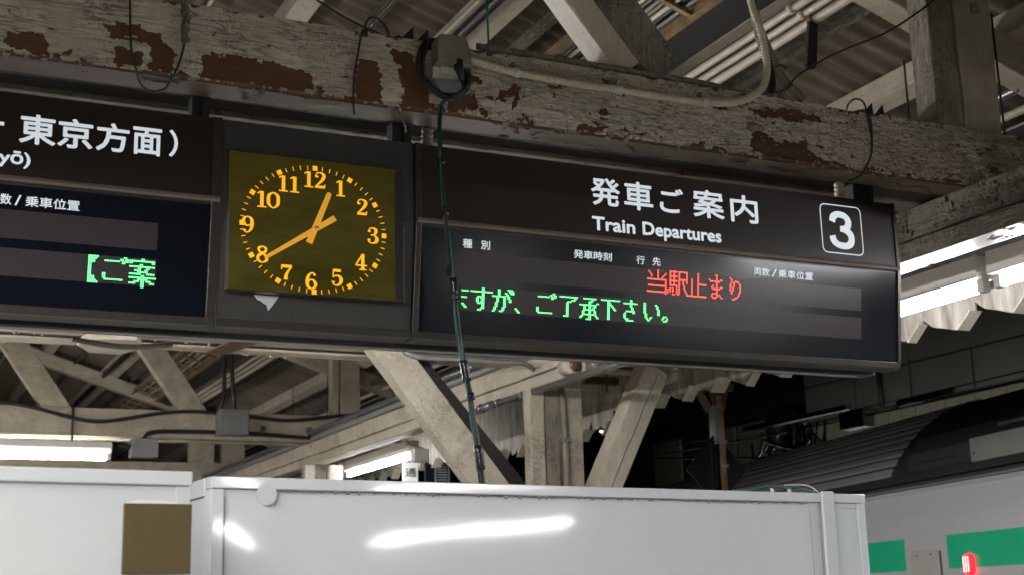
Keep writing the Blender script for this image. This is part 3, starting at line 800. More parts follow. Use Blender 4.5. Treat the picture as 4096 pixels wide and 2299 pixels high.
solo('cable_duct', G().obox((4.84, -3, zr(4.84) + .02), (.14, 0, -.045), (0, 27, 0), (0, 0, .05)), M['black'], 'black cable duct at the far upper right beyond the posts', 'duct')
for X in (1.52, 2.33, 3.0, 3.95):
    roof.part('batten', G().timber((X, -9, zr(X) + 0.215), (X, 27, zr(X) + 0.215), (.035, 0, -.0114), (0, 0, .05), .003, .9, .002, int(X * 7)), M['weathered'])
# bracket straps hanging off the pipes (blackened hooks)
for (x, y, z0, z1, lab) in ((3.62, 4.45, 3.83, 4.06, 'charred flat strap hanging from the roof pipes at the upper right'), (3.68, 10.9, 3.78, 4.03, 'dark flat strap hanging from the roof pipes behind the truss')):
    g = G().prism([(x, y, z1), (x + .045, y, z1), (x + .02, y, z0 + .02), (x - .005, y, z0), (x - .035, y, z0 + .01)], (0, .02, 0))
    solo('hanging_strap', g, M['dark_wood'], lab, 'strap', bev=.002)
# thin pipe left of the third purlin
g = along(2.60, .12, .011); solo('thin_pipe', g, M['pipe'], 'thin cream pipe tucked against the dark side of the wide purlin', 'pipe')
g = along(2.66, .12, .03, 6); solo('dark_purlin_side', g, M['black'], 'black strip standing for the dark left side of the wide pale purlin', 'cable')  # black strip added for the dark side face of the purlin
# conduits on top of the longitudinal beam
for X, z, r, m_, lab in ((3.90, 3.265, .024, 'pipe_grey', 'upper grey conduit lying on the longitudinal beam'), (3.93, 3.215, .027, 'grey_steel', 'lower dusty conduit beside the longitudinal beam')):
    g = G().tube([(X + .004 * math.sin(y), y, z) for y in np.arange(7.3, 20, .8)], r, 10); solo('conduit_pipe', g, M[m_], lab, 'pipe')
g = G().tube([(3.90, 8.66, 2.945), (3.90, 8.62, 2.945)], .042, 12)
Pp = Thing('steel_conduit', (3.9, 8, 2.95), 'shiny grey steel conduit ending in a coupling below the right-hand board', 'pipe')
Pp.part('pipe', G().tube([(3.90, 8.55, 2.945), (3.905, 4.6, 2.925)], .022, 12), M['pipe_grey'])
for a, b, r in ((8.48, 8.64, .030), (8.36, 8.40, .028), (8.64, 8.68, .034)):
    Pp.part('coupling', G().tube([(3.90, a, 2.945), (3.90, b, 2.945)], r, 12), M['pipe_grey'])
Pp.part('bright_ring', G().tube([(3.90, 8.0, 2.943), (3.90, 8.03, 2.943)], .026, 12), M['screw'])

def cable(name, pts, r, mat, lab, cat='cable', n=8, sp=8):
    return solo(name, G().tube(spline(pts, sp), r, n), mat, lab, cat)
# ------------------------------------------------------------------ fluorescent fittings
def fitting(Y0, Y1, lab, X=4.4, lit=True, tube='tube', skirt=False):
    F_ = Thing('tube_light', (X, (Y0 + Y1) / 2, 2.95), lab, 'fluorescent light', 'batten tube lights along the platform')
    F_.part('housing', G().prism([(X - .050, Y0, 3.04), (X - .056, Y0, 2.938), (X + .056, Y0, 2.938), (X + .050, Y0, 3.04)], (0, Y1 - Y0, 0)), M['white_steel'], bev=.002)
    if skirt:
        for s_ in (-1, 1): F_.part('beam_shield_skirt', G().obox((X + .057 * s_, Y0, 2.945), (.075 * s_, 0, -.055), (0, Y1 - Y0, 0), (.002 * s_, 0, .003)), M['white_steel'])  # skirts added to keep the unseen rows' light off the beam
    if lit: F_.part('tube', G().tube([(X, Y0 + .045, 2.905), (X, Y1 - .045, 2.905)], .021, 14), M[tube])
    else: F_.part('tube', G().tube([(X, Y0 + .045, 2.908), (X, Y1 - .045, 2.908)], .0185, 14), M['white_steel'])
    for y in (Y0, Y1 - .04): F_.part('socket', G().box(X - .02, X + .02, y, y + .04, 2.880, 2.9375), M['socket'], bev=.003)
    for y in (Y0 + .25, Y1 - .25):
        F_.part('bracket', G().box(X - .13, X - .02, y, y + .035, 3.045, 3.075), M['grey_steel'], bev=.001)
        F_.part('hanger_rod', G().tube([(X - .1, y + .017, 3.075), (X - .1, y + .017, zr(X - .1) + .2)], .005, 6), M['dark_steel'])
    return F_
fitting(4.36, 5.62, 'lit tube light emerging from behind the right end of the departure board', tube='tube_dimmed')
fitting(3.04, 4.30, 'lit tube light cut by the right edge of the photo', tube='tube_dimmed')
fitting(1.70, 2.98, 'unseen tube light added just outside the right edge of the photo', tube='tube_dimmed')  # unseen lamp added for its light, continuing the row
fitting(11.25, 13.05, 'lit tube light low in the middle beside the vertical station sign', tube='tube_dimmed')
fitting(13.15, 14.9, 'unlit tube light beyond the middle one', lit=False)

for Y, lab in ((1.5, 'first'), (.1, 'second'), (-1.3, 'third'), (-2.7, 'fourth'), (-4.1, 'fifth'), (-5.5, 'sixth')): fitting(Y, Y + 1.26, lab + ' unseen tube light of the added fill row left of and behind the viewer', X=-.9, tube='tube_boosted', skirt=True)  # unseen row added to light the hoarding from the viewer's side
for Y, lab in ((-1.3, 'first'), (-2.7, 'second'), (-4.1, 'third'), (-5.5, 'fourth')): fitting(Y, Y + 1.26, lab + ' unseen tube light of the added far left fill row behind the viewer', X=-2.6, tube='tube_boosted', skirt=True)  # second unseen row, added as fill from further left
for k, Y in enumerate((5.6, 6.95, 8.3, 9.65, 11.0, 13.1, 14.5)): fitting(Y, Y + 1.26, ('first', 'second', 'third', 'fourth', 'fifth', 'sixth', 'seventh')[k] + ' unseen tube light of the added fill row beyond the left photo edge', X=-.9)  # unseen row added to brighten the bays behind the boards
# fittings set across the platform, on the truss line
def fitting_x(X0_, X1_, Y, lab, z=3.02, tube='tube'):
    F_ = Thing('tube_light', ((X0_ + X1_) / 2, Y, z), lab, 'fluorescent light', 'batten tube lights across the platform')
    F_.part('housing', G().prism([(X0_, Y - .055, z + .10), (X0_, Y - .062, z + .045), (X0_, Y - .03, z), (X0_, Y + .03, z), (X0_, Y + .062, z + .045), (X0_, Y + .055, z + .10)], (X1_ - X0_, 0, 0)), M['white_steel'], bev=.002)
    F_.part('tube', G().tube([(X0_ + .05, Y, z - .037), (X1_ - .05, Y, z - .037)], .0225, 14), M[tube])
    for x in (X0_, X1_ - .04): F_.part('socket', G().box(x, x + .04, Y - .02, Y + .02, z - .06, z - .0005), M['socket'], bev=.003)
    return F_
fitting_x(0.75, 2.03, 12.66, 'lit tube light at the left edge above the cream hoarding')
fitting_x(-0.6, 0.68, 12.66, 'lit tube light just outside the left edge')
fitting_x(0.45, 1.73, 6.2, 'lit tube light hidden behind the clock', 2.99, 'tube_dimmed')
fitting_x(1.85, 3.13, 6.2, 'lit tube light hidden behind the right departure board', 2.99)
cable('grey_conduit', [(2.99, 7.79, 3.15), (3.03, 7.78, 3.125), (3.10, 7.78, 3.113), (3.30, 7.78, 3.112), (3.60, 7.78, 3.112), (3.80, 7.78, 3.11), (3.95, 7.9, 3.09)], .017, M['grey_steel'], 'grey conduit running from the left knee brace to the column head', 'conduit')
# grey ballast box with its cable at the left light
g = G().box(2.20, 2.44, 12.60, 12.73, 2.99, 3.16); solo('ballast_box', g, M['grey_steel'], 'grey box at the end of the left tube light, black cable entering on top', 'junction box', bev=.006)
g = G().box(2.985, 3.26, 12.55, 12.745, 3.21, 3.45); solo('junction_box', g, M['grey_steel'], 'grey junction box on the far tie beam with two black cables from above', 'junction box', bev=.01)

# ------------------------------------------------------------------ cables behind the boards
cable('sagging_cable', [(0.9, 12.72, 3.462), (1.069, 12.72, 3.459), (1.237, 12.71, 3.443), (1.451, 12.70, 3.396), (1.711, 12.70, 3.333), (1.93, 12.70, 3.313), (2.194, 12.70, 3.354), (2.486, 12.70, 3.41), (2.831, 12.70, 3.434), (3.307, 12.7, 3.404), (3.673, 12.7, 3.38), (4.047, 12.7, 3.422), (4.302, 12.7, 3.45), (4.9, 12.7, 3.445)], .017, M['black'], 'thick black cable sagging along the face of the far tie beam')
cable('black_cable', [(2.10, 12.66, 3.10), (2.207, 12.66, 3.087), (2.295, 12.67, 3.13), (2.36, 12.7, 3.212), (2.472, 12.72, 3.24), (2.702, 12.72, 3.245), (2.98, 12.73, 3.25), (3.315, 12.73, 3.245), (3.929, 12.73, 3.22)], .021, M['black'], 'black cable looping down into the grey box at the left tube light')
g = G()
g.tube(spline([(3.03, 12.6, 4.2), (3.025, 12.6, 3.9), (3.03, 12.6, 3.64), (3.01, 12.6, 3.5), (2.99, 12.62, 3.43)], 8), .020, 8)
solo('black_cable', g, M['black'], 'left black cable of the pair dropping into the grey junction box', 'cable')
g = G().tube(spline([(3.09, 12.6, 4.2), (3.095, 12.6, 3.9), (3.115, 12.6, 3.62), (3.14, 12.62, 3.43)], 8), .021, 8)
solo('black_cable', g, M['black'], 'right black cable of the pair dropping into the grey junction box', 'cable')
g = G().tube([(1.695, 12.735, 3.47), (1.697, 12.735, 3.12)], .011, 8); solo('drop_rod', g, M['dark_steel'], 'thin dark rod crossing the far tie beam above the left tube light', 'rod')
cable('white_conduit', [(4.35, 11.2, 3.36), (4.309, 11.2, 3.27), (4.262, 11.2, 3.18), (4.249, 11.2, 3.13), (4.267, 11.2, 3.07), (4.332, 11.2, 2.999), (4.416, 11.2, 2.964), (4.47, 11.2, 2.955)], .019, M['conduit'], 'beige flexible conduit curling down to the middle tube light', 'conduit')
g = G().box(4.36, 4.50, 11.13, 11.24, 2.84, 2.955); solo('end_cap_box', g, M['white_steel'], 'pale box capping the middle tube light under the curling conduit', 'junction box', bev=.008)
# signs further down the platform
S_ = Thing('hanging_sign', (4.78, 12.3, 2.2), 'white vertical sign with black characters right of the middle tube light', 'sign')
S_.part('board', G().box(4.705, 4.852, 12.3, 12.33, 2.35, 2.96), M['white_steel'], bev=.002)
g = G(); pl = lambda a, b, d: (a, 12.2985 - d, b)
text_fit(g, '通', 4.722, 4.836, 2.822, 2.905, pl, .002); text_fit(g, '報', 4.722, 4.836, 2.69, 2.775, pl, .002)
S_.part('lettering', g, M['print_black'])
S_ = Thing('timetable_board', (5.06, 12.35, 2.2), 'black board with rows of tiny white marks behind the left knee brace', 'sign')
S_.part('board', G().box(4.95, 5.045, 12.35, 12.38, 2.2, 3.04), M['dark_glass']); S_.part('board', G().box(5.065, 5.185, 12.35, 12.38, 2.2, 3.04), M['dark_glass'])
S_.part('frame_strip', G().box(5.046, 5.064, 12.34, 12.38, 2.2, 3.05), M['silver']); S_.part('frame_strip', G().box(5.186, 5.20, 12.34, 12.38, 2.2, 3.05), M['silver'])
g = G()
for i in range(22):
    for j in range(6): g.box(5.078 + j * .017, 5.088 + j * .017, 12.3475, 12.349, 2.5 + i * .025, 2.506 + i * .025)
S_.part('print', g, M['print_white'], kind='stuff')

# brown steel sign hanger with the black diamond sign
D_ = Thing('diamond_sign', (5.84, 8.6, 0), 'black diamond-shaped sign on a brown pole right of the knee braces', 'sign')
D_.part('cross_bar', G().box(4.70, 5.99, 8.6, 8.66, 3.150, 3.205), M['rust_brown'], bev=.002)
D_.part('gusset', G().prism([(5.745, 8.59, 3.165), (5.935, 8.59, 3.165), (5.885, 8.59, 2.99), (5.80, 8.59, 2.99)], (0, .012, 0)), M['rust_brown'])
D_.part('gusset', G().obox((5.70, 8.62, 3.165), (.10, 0, -.175), (0, .10, 0), (.01, 0, .006)), M['rust_brown'])
D_.part('pole', G().box(5.815, 5.862, 8.575, 8.589, 0, 3.10), M['rust'], bev=.001)
D_.part('pole', G().box(5.785, 5.8145, 8.575, 8.66, 2.74, 3.03), M['grey_steel'], label='short grey angle beside the brown pole')
cz = 2.545
D_.part('diamond_panel', G().prism([(5.53, 8.605, cz), (5.795, 8.605, cz - .27), (6.06, 8.605, cz), (5.795, 8.605, cz + .27)], (0, .02, 0)), M['dark_glass'], bev=.001)
D_.part('diamond_rim', G().box(5.745, 5.752, 8.60, 8.6045, cz - .2, cz + .2), M['dark_steel'])
for z in (2.755, 2.575):
    g = G().box(5.81, 5.87, 8.562, 8.5745, z - .012, z + .012); g.tube([(5.84, 8.56, z), (5.84, 8.53, z)], .007, 6); D_.part('clamp', g, M['screw'])
g = G().tube([(4.86, 8.58, 3.22), (4.86, 8.58, 3.09)], .008, 6); D_.part('hook', g, M['rust_brown'])

# ------------------------------------------------------------------ departure boards and clock
K_ = 0.125; L_ = math.hypot(1, K_)
def on_head(a, b, d): return (a, 3.9995 - d, b)
def on_scr(a, s, d):      # s measured downwards along the tilted screen from z=2.82
    return (a, 4.0 + K_ * s / L_ - d / L_, 2.82 - s / L_ - d * K_ / L_)
scr_up = lambda a, b, d: on_scr(a, -b, d)
def housing_profile(x0, x1):
    p = [(4.002, 3.094), (4.002, 2.818), on_scr(0, .352, -.003)[1:], (4.060, 2.447), (4.115, 2.443), (4.117, 2.458), (4.19, 2.458), (4.19, 2.445), (4.27, 2.445), (4.27, 3.094)]
    return G().prism([(x0, y, z) for y, z in p], (x1 - x0, 0, 0))
def slab(g, f, a0, a1, b0, b1, d0, d1):
    P = [f(a0, b0, d0), f(a1, b0, d0), f(a1, b1, d0), f(a0, b1, d0)]; Q = [f(a0, b0, d1), f(a1, b0, d1), f(a1, b1, d1), f(a0, b1, d1)]
    g.add(P + Q, [(0, 1, 2, 3), (7, 6, 5, 4), (0, 4, 5, 1), (1, 5, 6, 2), (2, 6, 7, 3), (3, 7, 4, 0)]); return g

DXY = .0050; DZY = .0054
def leds(g, rows, a0, s0, dx, dz=DZY, fill=.80):
    """rows: list of (row, [cols])"""
    for r, cols in rows:
        for c in cols:
            x = a0 + c * dx; s = s0 + r * dz
            hw = dx * fill / 2; hh = dz * fill / 2
            P = [on_scr(x + hw * q, s + hh * w_, .0016) for q, w_ in ((-1, .45), (-.45, 1), (.45, 1), (1, .45), (1, -.45), (.45, -1), (-.45, -1), (-1, -.45))]
            g.add(P, [tuple(range(8))])
def from_rows(txt): return [(r, [c for c, ch in enumerate(line) if ch == '#']) for r, line in enumerate(txt)]
def from_spans(s):
    out = {}
    for item in s.split(';'):
        rs, cs = item.split(':')
        rr_ = range(int(rs.split('-')[0]), int(rs.split('-')[-1]) + 1)
        for r in rr_:
            for c in cs.split(','):
                a = c.split('-'); out.setdefault(r, set()).update(range(int(a[0]), int(a[-1]) + 1))
    return [(r, sorted(c)) for r, c in sorted(out.items())]
RED = [
 ["........#......", ".#......#......", "..#.....#.....#", "...#....#....#.", "...#....#...#..", "........#..#...", "###############", "..............#", "..............#", "..............#", ".##############", "..............#", "..............#", "..............#", "###############", "..............#"],
 ["..######.#######", "..#..#...#.....#", "..#..#...#.....#", "..######.#.....#", "..#..#...#.....#", "..#..#...#######", "..######.#..#..#", "..#..#...#..#..#", "..#..#...#..#...", "..######.#...#..", ".......#.#...#..", "..#.#..#.#...#..", "#.#.#..#.#....#.", "#.#.#..#.#....#.", "#......#.#.....#", "....##..#......#"],
]
RED.append([("........#......" if r < 4 else "...#....#......" if r != 7 else "...#....#######") if r < 15 else "###############" for r in range(16)])
RED_SP = ["0:6,7;1-2:7;3:1,7,10,11;4:2-9;5-6:7;7:4,7;8:3,7,10,11;9:4-9;10-11:7;12:4-7;13:3,7-9;14:3,7,10;15:4-6,11",
          "1:2;2-4:3;3:6-8;4:9;5-9:2;4-6:5;7-9:4;10-11:3;5-10:10;11-12:9;13:8;14:6,7;15:4,5"]
GREEN = {
 'ma_cut': "2:0-4;6:0-3;10:0,1;11:1,2;12:2,3",
 'su': "0-12:8,9;2:0-15;5:5-7;6:4,5,7;7-8:4,5;8:7;9:5-7;12:7,8;13:5-7",
 'ga': "0-4:4,5;4:0-9;5-7:3,4;8-10:2,3;11-12:1,2;13:0,1;5-10:8,9;11-12:7,8;13:5-7;2:9,10;3:10,11;4-5:11,12;6-7:12,13;0:11-14;1:12-15;2:13-15",
 'comma': "11:1,2;12:2,3;13:3,4",
 'go': "0:12,13;1:10,11,13,14;2:1-9,11,12,13,14;3:11,12;9-11:0,1;12:1-11",
 'ryo': "1:0-13;2:11,12;3:9-11;4:6-8;5-11:5,6;12:5,6;13:3-6",
 'sho': "1:3-12;2:9,10;3:7-9;4-14:7,8;5:0-12;4:13,14;6-8:3,4;6:11,12;8:4-11;7-8:10,11;9-10:2,3,11,12;11:2-12;12:1,2,12,13;13:0,1,13,14;14:5-8",
 'ka': "1:0-14;2-13:5,6;3:7;4:7,8;5:8,9;6:9,10;7:10,11",
 'sa': "0-1:5,6;2:0-10;3-4:5,6;5-6:6,7;7:2-8;8:1,7,8;9-11:0,1;12:1-3;13:2-7",
 'i': "1-7:0,1;8-10:1,2;10:2;11:2,3,5;12:3,4;10:5,6;2:9,10;3-4:10,11;5-8:11,12",
 'maru': "9:1-3;10-11:0,4;12:1-3;10:1;11:3",
 'br': "0:0-5;1:0-4;2-3:0-3;4-10:0,1;11-12:0-3;13:0-4;14:0-5",
 'an': "0:7,8;1:0-14;2:0,1,13,14;3:6,7;4:0-14;5:5,6,10,11;6:3-6,9,10;7:5-10;8:0-6,10-14;9:7,8;10:0-15;11:5,6,7,8,9,10;12:3-5,7,8,10-12;13:0-3,7,8,12-14;14-15:7,8",
}

def departure_board(x0, x1, label, frames, header_txt, strips):
    B = Thing('departure_board', ((x0 + x1) / 2, 4.1, 2.44), label, 'departure board', 'departure boards under the peeling beam')
    B.part('housing', housing_profile(x0, x1), M['body'], bev=.002)
    B.part('header_panel', slab(G(), on_head, x0 + .004, x1 - .004, 2.840, 3.086, -.004, .002), M['header'], bev=.001)
    g = G().prism([(x0 + .004, 3.990, 2.820), (x0 + .004, 3.986, 2.828), (x0 + .004, 3.990, 2.838), (x0 + .004, 4.004, 2.838), (x0 + .004, 4.004, 2.820)], (x1 - x0 - .008, 0, 0))
    B.part('ledge', g, M['ledge'], bev=.001)
    scr = B.part('screen', slab(G(), on_scr, x0 + .006, x1 - .006, .008, .350, -.006, .0), M['screen'])
    for a, b, c, d in strips:
        B.part('led_strip', slab(G(), on_scr, a, b, c, d, .0002, .0008), M['matrix'], parent=scr)
    g = G().prism([(x0, ) + on_scr(0, .352, .006)[1:], (x0, ) + on_scr(0, .375, .004)[1:], (x0, 4.062, 2.4455), (x0, 4.074, 2.449), (x0,) + on_scr(0, .352, -.004)[1:]], (x1 - x0, 0, 0))
    B.part('bottom_trim', g, M['frame'], bev=.002)
    for a, b in frames:
        g = G()
        g.prism([(a, 3.992, 3.0945), (a, 3.992, 2.820), (a,) + on_scr(0, .352, .008)[1:], (a, 4.058, 2.4445), (a, 4.075, 2.4425), (a, 4.08, 2.46), (a, 4.01, 3.0945)], (b - a, 0, 0))
        B.part('end_frame', g, M['frame'], bev=.0015)
    for args in header_txt: B.part('character', text_fit(G(), args[0], args[1], args[2], args[3], args[4], on_head, args[5], .0022), M['white_text'])
    return B, scr

# -- right-hand board
B, scr = departure_board(1.578, 3.592, 'long right-hand departure board with a boxed white 3, red and green LED text',
    ((1.5775, 1.598), (3.5775, 3.5925)),
    [('発', 2.235, 2.352, 2.950, 3.052, .0022), ('車', 2.368, 2.487, 2.948, 3.053, .0022), ('ご', 2.515, 2.615, 2.952, 3.045, .0022), ('案', 2.655, 2.790, 2.948, 3.055, .0022), ('内', 2.818, 2.940, 2.946, 3.052, .0022)],
    [(1.747, 3.405, .080, .165), (1.747, 3.405, .191, .273)])
# Train Departures: condensed bold lettering
g = G(); x = 2.235
B.part('word', text_fit(G(), 'Train', 2.235, 2.408, 2.858, 2.909, on_head, .0020, .0022), M['white_text'])
B.part('word', text_fit(G(), 'Departures', 2.438, 2.770, 2.8445, 2.9085, on_head, .0020, .0022), M['white_text'])
g = G()      # the 3 in its rounded box
def P3(pts): return [(3.268 + x * .118, 2.886 + y * .150) for x, y in pts]
w3 = .0285
brush(g, P3([(.115, .70), (.17, .83), (.33, .905), (.50, .905), (.67, .86), (.77, .745), (.73, .61), (.60, .545), (.42, .53)]), [w3 * 1.0] * 2 + [.0255] * 3 + [w3] * 2 + [.025, .022], on_head, .0022)
brush(g, P3([(.42, .53), (.62, .51), (.80, .42), (.855, .29), (.80, .16), (.64, .09), (.45, .085), (.27, .115), (.13, .20), (.085, .33)]), [.022, .025, w3, w3, w3, .0255, .0255, .0255, w3, w3], on_head, .0024)
B.part('platform_number', g, M['white_text'])
g = G(); bx = []
cx0, cx1, cz0, cz1, rd = 3.229, 3.421, 2.868, 3.058, .022
for (cx, cz_, a0) in ((cx1 - rd, cz1 - rd, 0), (cx0 + rd, cz1 - rd, 90), (cx0 + rd, cz0 + rd, 180), (cx1 - rd, cz0 + rd, 270)):
    for k in range(7):
        a = math.radians(a0 + 15 * k); bx.append((cx + rd * math.cos(a), cz_ + rd * math.sin(a)))
bx.append(bx[0]); vs = []; hw = .0021
cxm, czm = (cx0 + cx1) / 2, (cz0 + cz1) / 2
for i, (x, z) in enumerate(bx[:-1]):
    k = i // 7; ccx, ccz = ((cx1 - rd, cz1 - rd), (cx0 + rd, cz1 - rd), (cx0 + rd, cz0 + rd), (cx1 - rd, cz0 + rd))[k]
    n_ = Vector((x - ccx, z - ccz)).normalized()
    vs += [on_head(x + n_.x * hw, z + n_.y * hw, .0022), on_head(x - n_.x * hw, z - n_.y * hw, .0022)]
m_ = len(vs) // 2
g.add(vs, [(2 * i, 2 * i + 1, (2 * i + 3) % (2 * m_), (2 * i + 2) % (2 * m_)) for i in range(m_)])
B.part('number_box', g, M['white_text'])
g = G()
for t, a, b in (('種', 1.747, 1.781), ('別', 1.813, 1.846), ('発車時刻', 2.162, 2.312), ('行', 2.411, 2.445), ('先', 2.477, 2.510), ('両数', 2.910, 2.978), ('/', 2.988, 3.012), ('乗車位置', 3.018, 3.177)):
    B.part('caption', text_fit(G(), t, a, b, -.0665, -.0365, scr_up, .0005, .0016), M['white_text'], parent=scr)
g = G(); dxr = .00531
for i, a in enumerate((2.4585, 2.5415, 2.6265, 2.7115, 2.7965)):
    rows = from_rows(RED[i]) if i < 3 else from_spans(RED_SP[i - 3])
    g = G(); leds(g, rows, a, .0815, dxr); B.part('led_character', g, M['led_red'], parent=scr, label='lit red character')
g = G()
for nm, a in (('ma_cut', 1.7505), ('su', 1.783), ('ga', 1.862), ('comma', 1.940), ('go', 2.026), ('ryo', 2.114), ('sho', 2.191), ('ka', 2.275), ('sa', 2.365), ('i', 2.446), ('maru', 2.521)):
    g = G(); leds(g, from_spans(GREEN[nm]), a, .1965, .0051); B.part('led_character', g, M['led_green'], parent=scr)

# -- left-hand board
B, scr = departure_board(-1.30, .9385, 'departure board left of the clock, cut by the photo edge, green LED text only',
    ((.909, .939), (-1.30, -1.28)),
    [('東', .345, .447, 2.940, 3.032, .0021), ('京', .452, .552, 2.941, 3.033, .0021), ('方', .561, .658, 2.944, 3.034, .0021), ('面', .668, .754, 2.946, 3.033, .0021), ('）', .776, .803, 2.950, 3.036, .0022), ('ー', .262, .303, 2.986, 2.998, .001),
     ('京', .13, .228, 2.941, 3.033, .0021)],
    [(-1.15, .754, .080, .162), (-1.15, .754, .190, .271)])
g = G()
text_fit(g, 'kyō)', .2665, .381, 2.863, 2.914, on_head, .0016, .0022)
B.part('romaji_lettering', g, M['white_text'])
g = G()
for t, a, b in (('両', .268, .300), ('数', .305, .336), ('/', .345, .362), ('乗車位置', .374, .525)):
    B.part('caption', text_fit(G(), t, a, b, -.0665, -.0355, scr_up, .0005, .0016), M['white_text'], parent=scr)
g = G()
for nm, a in (('br', .561), ('go', .602), ('an', .679)):
    g = G(); leds(g, from_spans(GREEN[nm]), a, .1935, .0050); B.part('led_character', g, M['led_green'], parent=scr)

# -- clock between the boards
Cl = Thing('station_clock', (1.257, 4.1, 2.44), 'square station clock with amber numerals on an olive dial, hands at twenty to one', 'clock')
Cl.part('housing', housing_profile(.9405, 1.576), M['clock_body'], bev=.004)
g = G().prism([(.9405,) + on_scr(0, .352, .004)[1:], (.9405,) + on_scr(0, .375, .003)[1:], (.9405, 4.062, 2.4455), (.9405, 4.074, 2.449), (.9405,) + on_scr(0, .352, -.003)[1:]], (.635, 0, 0))
Cl.part('bottom_trim', g, M['frame'], bev=.002)
YG = 3.990
on_dial = lambda a, b, d: (a, YG - .0005 - d, b)
gl = Cl.part('dial_glass', G().box(.962, 1.532, YG, 4.006, 2.553, 2.991), M['dial'], bev=.001)
Cl.part('dark_edge_band', G().box(1.503, 1.531, YG - .0008, YG - .0002, 2.556, 2.988), M['body'], parent=gl)  # dark band down the right edge of the dial glass
for a in (.9605, 1.532): Cl.part('glass_edge', G().box(a, a + .0022, YG - .001, 4.02, 2.552, 2.80 if a > 1 else 2.80), M['silver'], parent=gl)
for z in (2.5505, 2.9912): Cl.part('glass_edge', G().box(.9605, 1.534, YG + .001, 4.02, z, z + .0016), M['frame'], parent=gl)
cxc, czc, rx, rz = 1.234, 2.7625, .231, .2005
for h_ in range(12):
    a = math.radians(90 - 30 * h_); x = cxc + rx * math.cos(a); z = czc + rz * math.sin(a); s = .0078
    c_, s_ = math.cos(a), math.sin(a)
    P = [(x + s * (i * c_ - j * s_), z + s * (i * s_ + j * c_)) for i, j in ((-1, -1), (1, -1), (1, 1), (-1, 1))]
    g = G().add([on_dial(p[0], p[1], .0004) for p in P], [(0, 1, 2, 3)]); Cl.part('hour_mark', g, M['amber'], parent=gl)
g = G()
for k in range(60):
    if k % 5 == 0: continue
    a = math.radians(90 - 6 * k); c_, s_ = math.cos(a), math.sin(a); x = cxc + rx * c_; z = czc + rz * s_
    P = [(x + (.0068 * i * c_ - .0013 * j * s_), z + (.0068 * i * s_ + .0013 * j * c_)) for i, j in ((-1, -1), (1, -1), (1, 1), (-1, 1))]
    g = G().add([on_dial(p[0], p[1], .0004) for p in P], [(0, 1, 2, 3)]); Cl.part('minute_mark', g, M['amber'], parent=gl)
DG = {
 '0': [([(.36, .98), (.60, .78), (.64, .5), (.60, .22), (.36, .02), (.12, .22), (.08, .5), (.12, .78), (.36, .98)], [.06, .17, .20, .17, .06, .17, .20, .17, .06])],
 '1': [([(.36, .02), (.36, .98)], [.20, .20]), ([(.10, .035), (.62, .035)], [.075, .075]), ([(.10, .83), (.30, .95)], [.07, .10])],
 '2': [([(.17, .66), (.18, .78)], [.20, .20]), ([(.10, .72), (.18, .92), (.38, .97), (.57, .86), (.58, .68), (.42, .42), (.14, .13)], [.07, .07, .08, .18, .20, .15, .06]), ([(.08, .08), (.64, .08)], [.15, .15]), ([(.62, .04), (.66, .25)], [.07, .07])],
 '3': [([(.16, .70), (.17, .80)], [.18, .18]), ([(.12, .78), (.22, .94), (.38, .97), (.55, .88), (.55, .68), (.42, .55), (.26, .53)], [.07, .07, .08, .18, .18, .08, .06]), ([(.26, .53), (.48, .50), (.62, .33), (.58, .14), (.38, .03), (.18, .07), (.10, .22)], [.06, .08, .20, .19, .08, .08, .12]), ([(.14, .17), (.15, .28)], [.18, .18])],
 '4': [([(.46, .98), (.06, .30)], [.10, .08]), ([(.03, .29), (.72, .29)], [.085, .085]), ([(.47, .99), (.47, .03)], [.19, .19]), ([(.26, .035), (.68, .035)], [.075, .075])],
 '5': [([(.14, .91), (.60, .91)], [.16, .16]), ([(.165, .95), (.15, .50)], [.07, .07]), ([(.15, .50), (.34, .61), (.56, .52), (.62, .30), (.50, .08), (.28, .02), (.12, .12)], [.06, .08, .17, .20, .14, .07, .08]), ([(.15, .15), (.16, .25)], [.18, .18])],
 '6': [([(.56, .86), (.40, .97), (.20, .80), (.12, .48), (.16, .16), (.36, .02), (.56, .14), (.60, .32), (.50, .50), (.34, .56), (.18, .44)], [.12, .07, .14, .20, .17, .06, .14, .19, .12, .06, .06]), ([(.53, .80), (.54, .88)], [.15, .15])],
 '7': [([(.07, .90), (.66, .90)], [.17, .17]), ([(.09, .98), (.08, .70)], [.06, .06]), ([(.64, .88), (.44, .58), (.33, .30), (.33, .10)], [.08, .13, .19, .24])],
 '8': [([(.36, .97), (.55, .86), (.53, .66), (.30, .52), (.12, .34), (.16, .12), (.36, .02), (.58, .12), (.60, .32), (.44, .50), (.20, .66), (.17, .86), (.36, .97)], [.06, .13, .14, .16, .16, .15, .06, .15, .17, .10, .12, .15, .06])],
 '9': [([(.16, .14), (.32, .03), (.52, .20), (.60, .52), (.56, .84), (.36, .98), (.16, .86), (.12, .68), (.22, .50), (.38, .44), (.54, .56)], [.12, .07, .14, .20, .17, .06, .14, .19, .12, .06, .06]), ([(.19, .12), (.18, .20)], [.15, .15])],
}
NUM = dict(zip((12, 1, 2, 3, 4, 5, 6, 7, 8, 9, 10, 11), ((1.232, 2.925), (1.319, 2.906), (1.390, 2.851), (1.426, 2.760), (1.387, 2.670), (1.307, 2.614), (1.225, 2.597), (1.145, 2.615), (1.068, 2.668), (1.021, 2.758), (1.082, 2.844), (1.150, 2.902))))
Hn = .053; Wn = .056
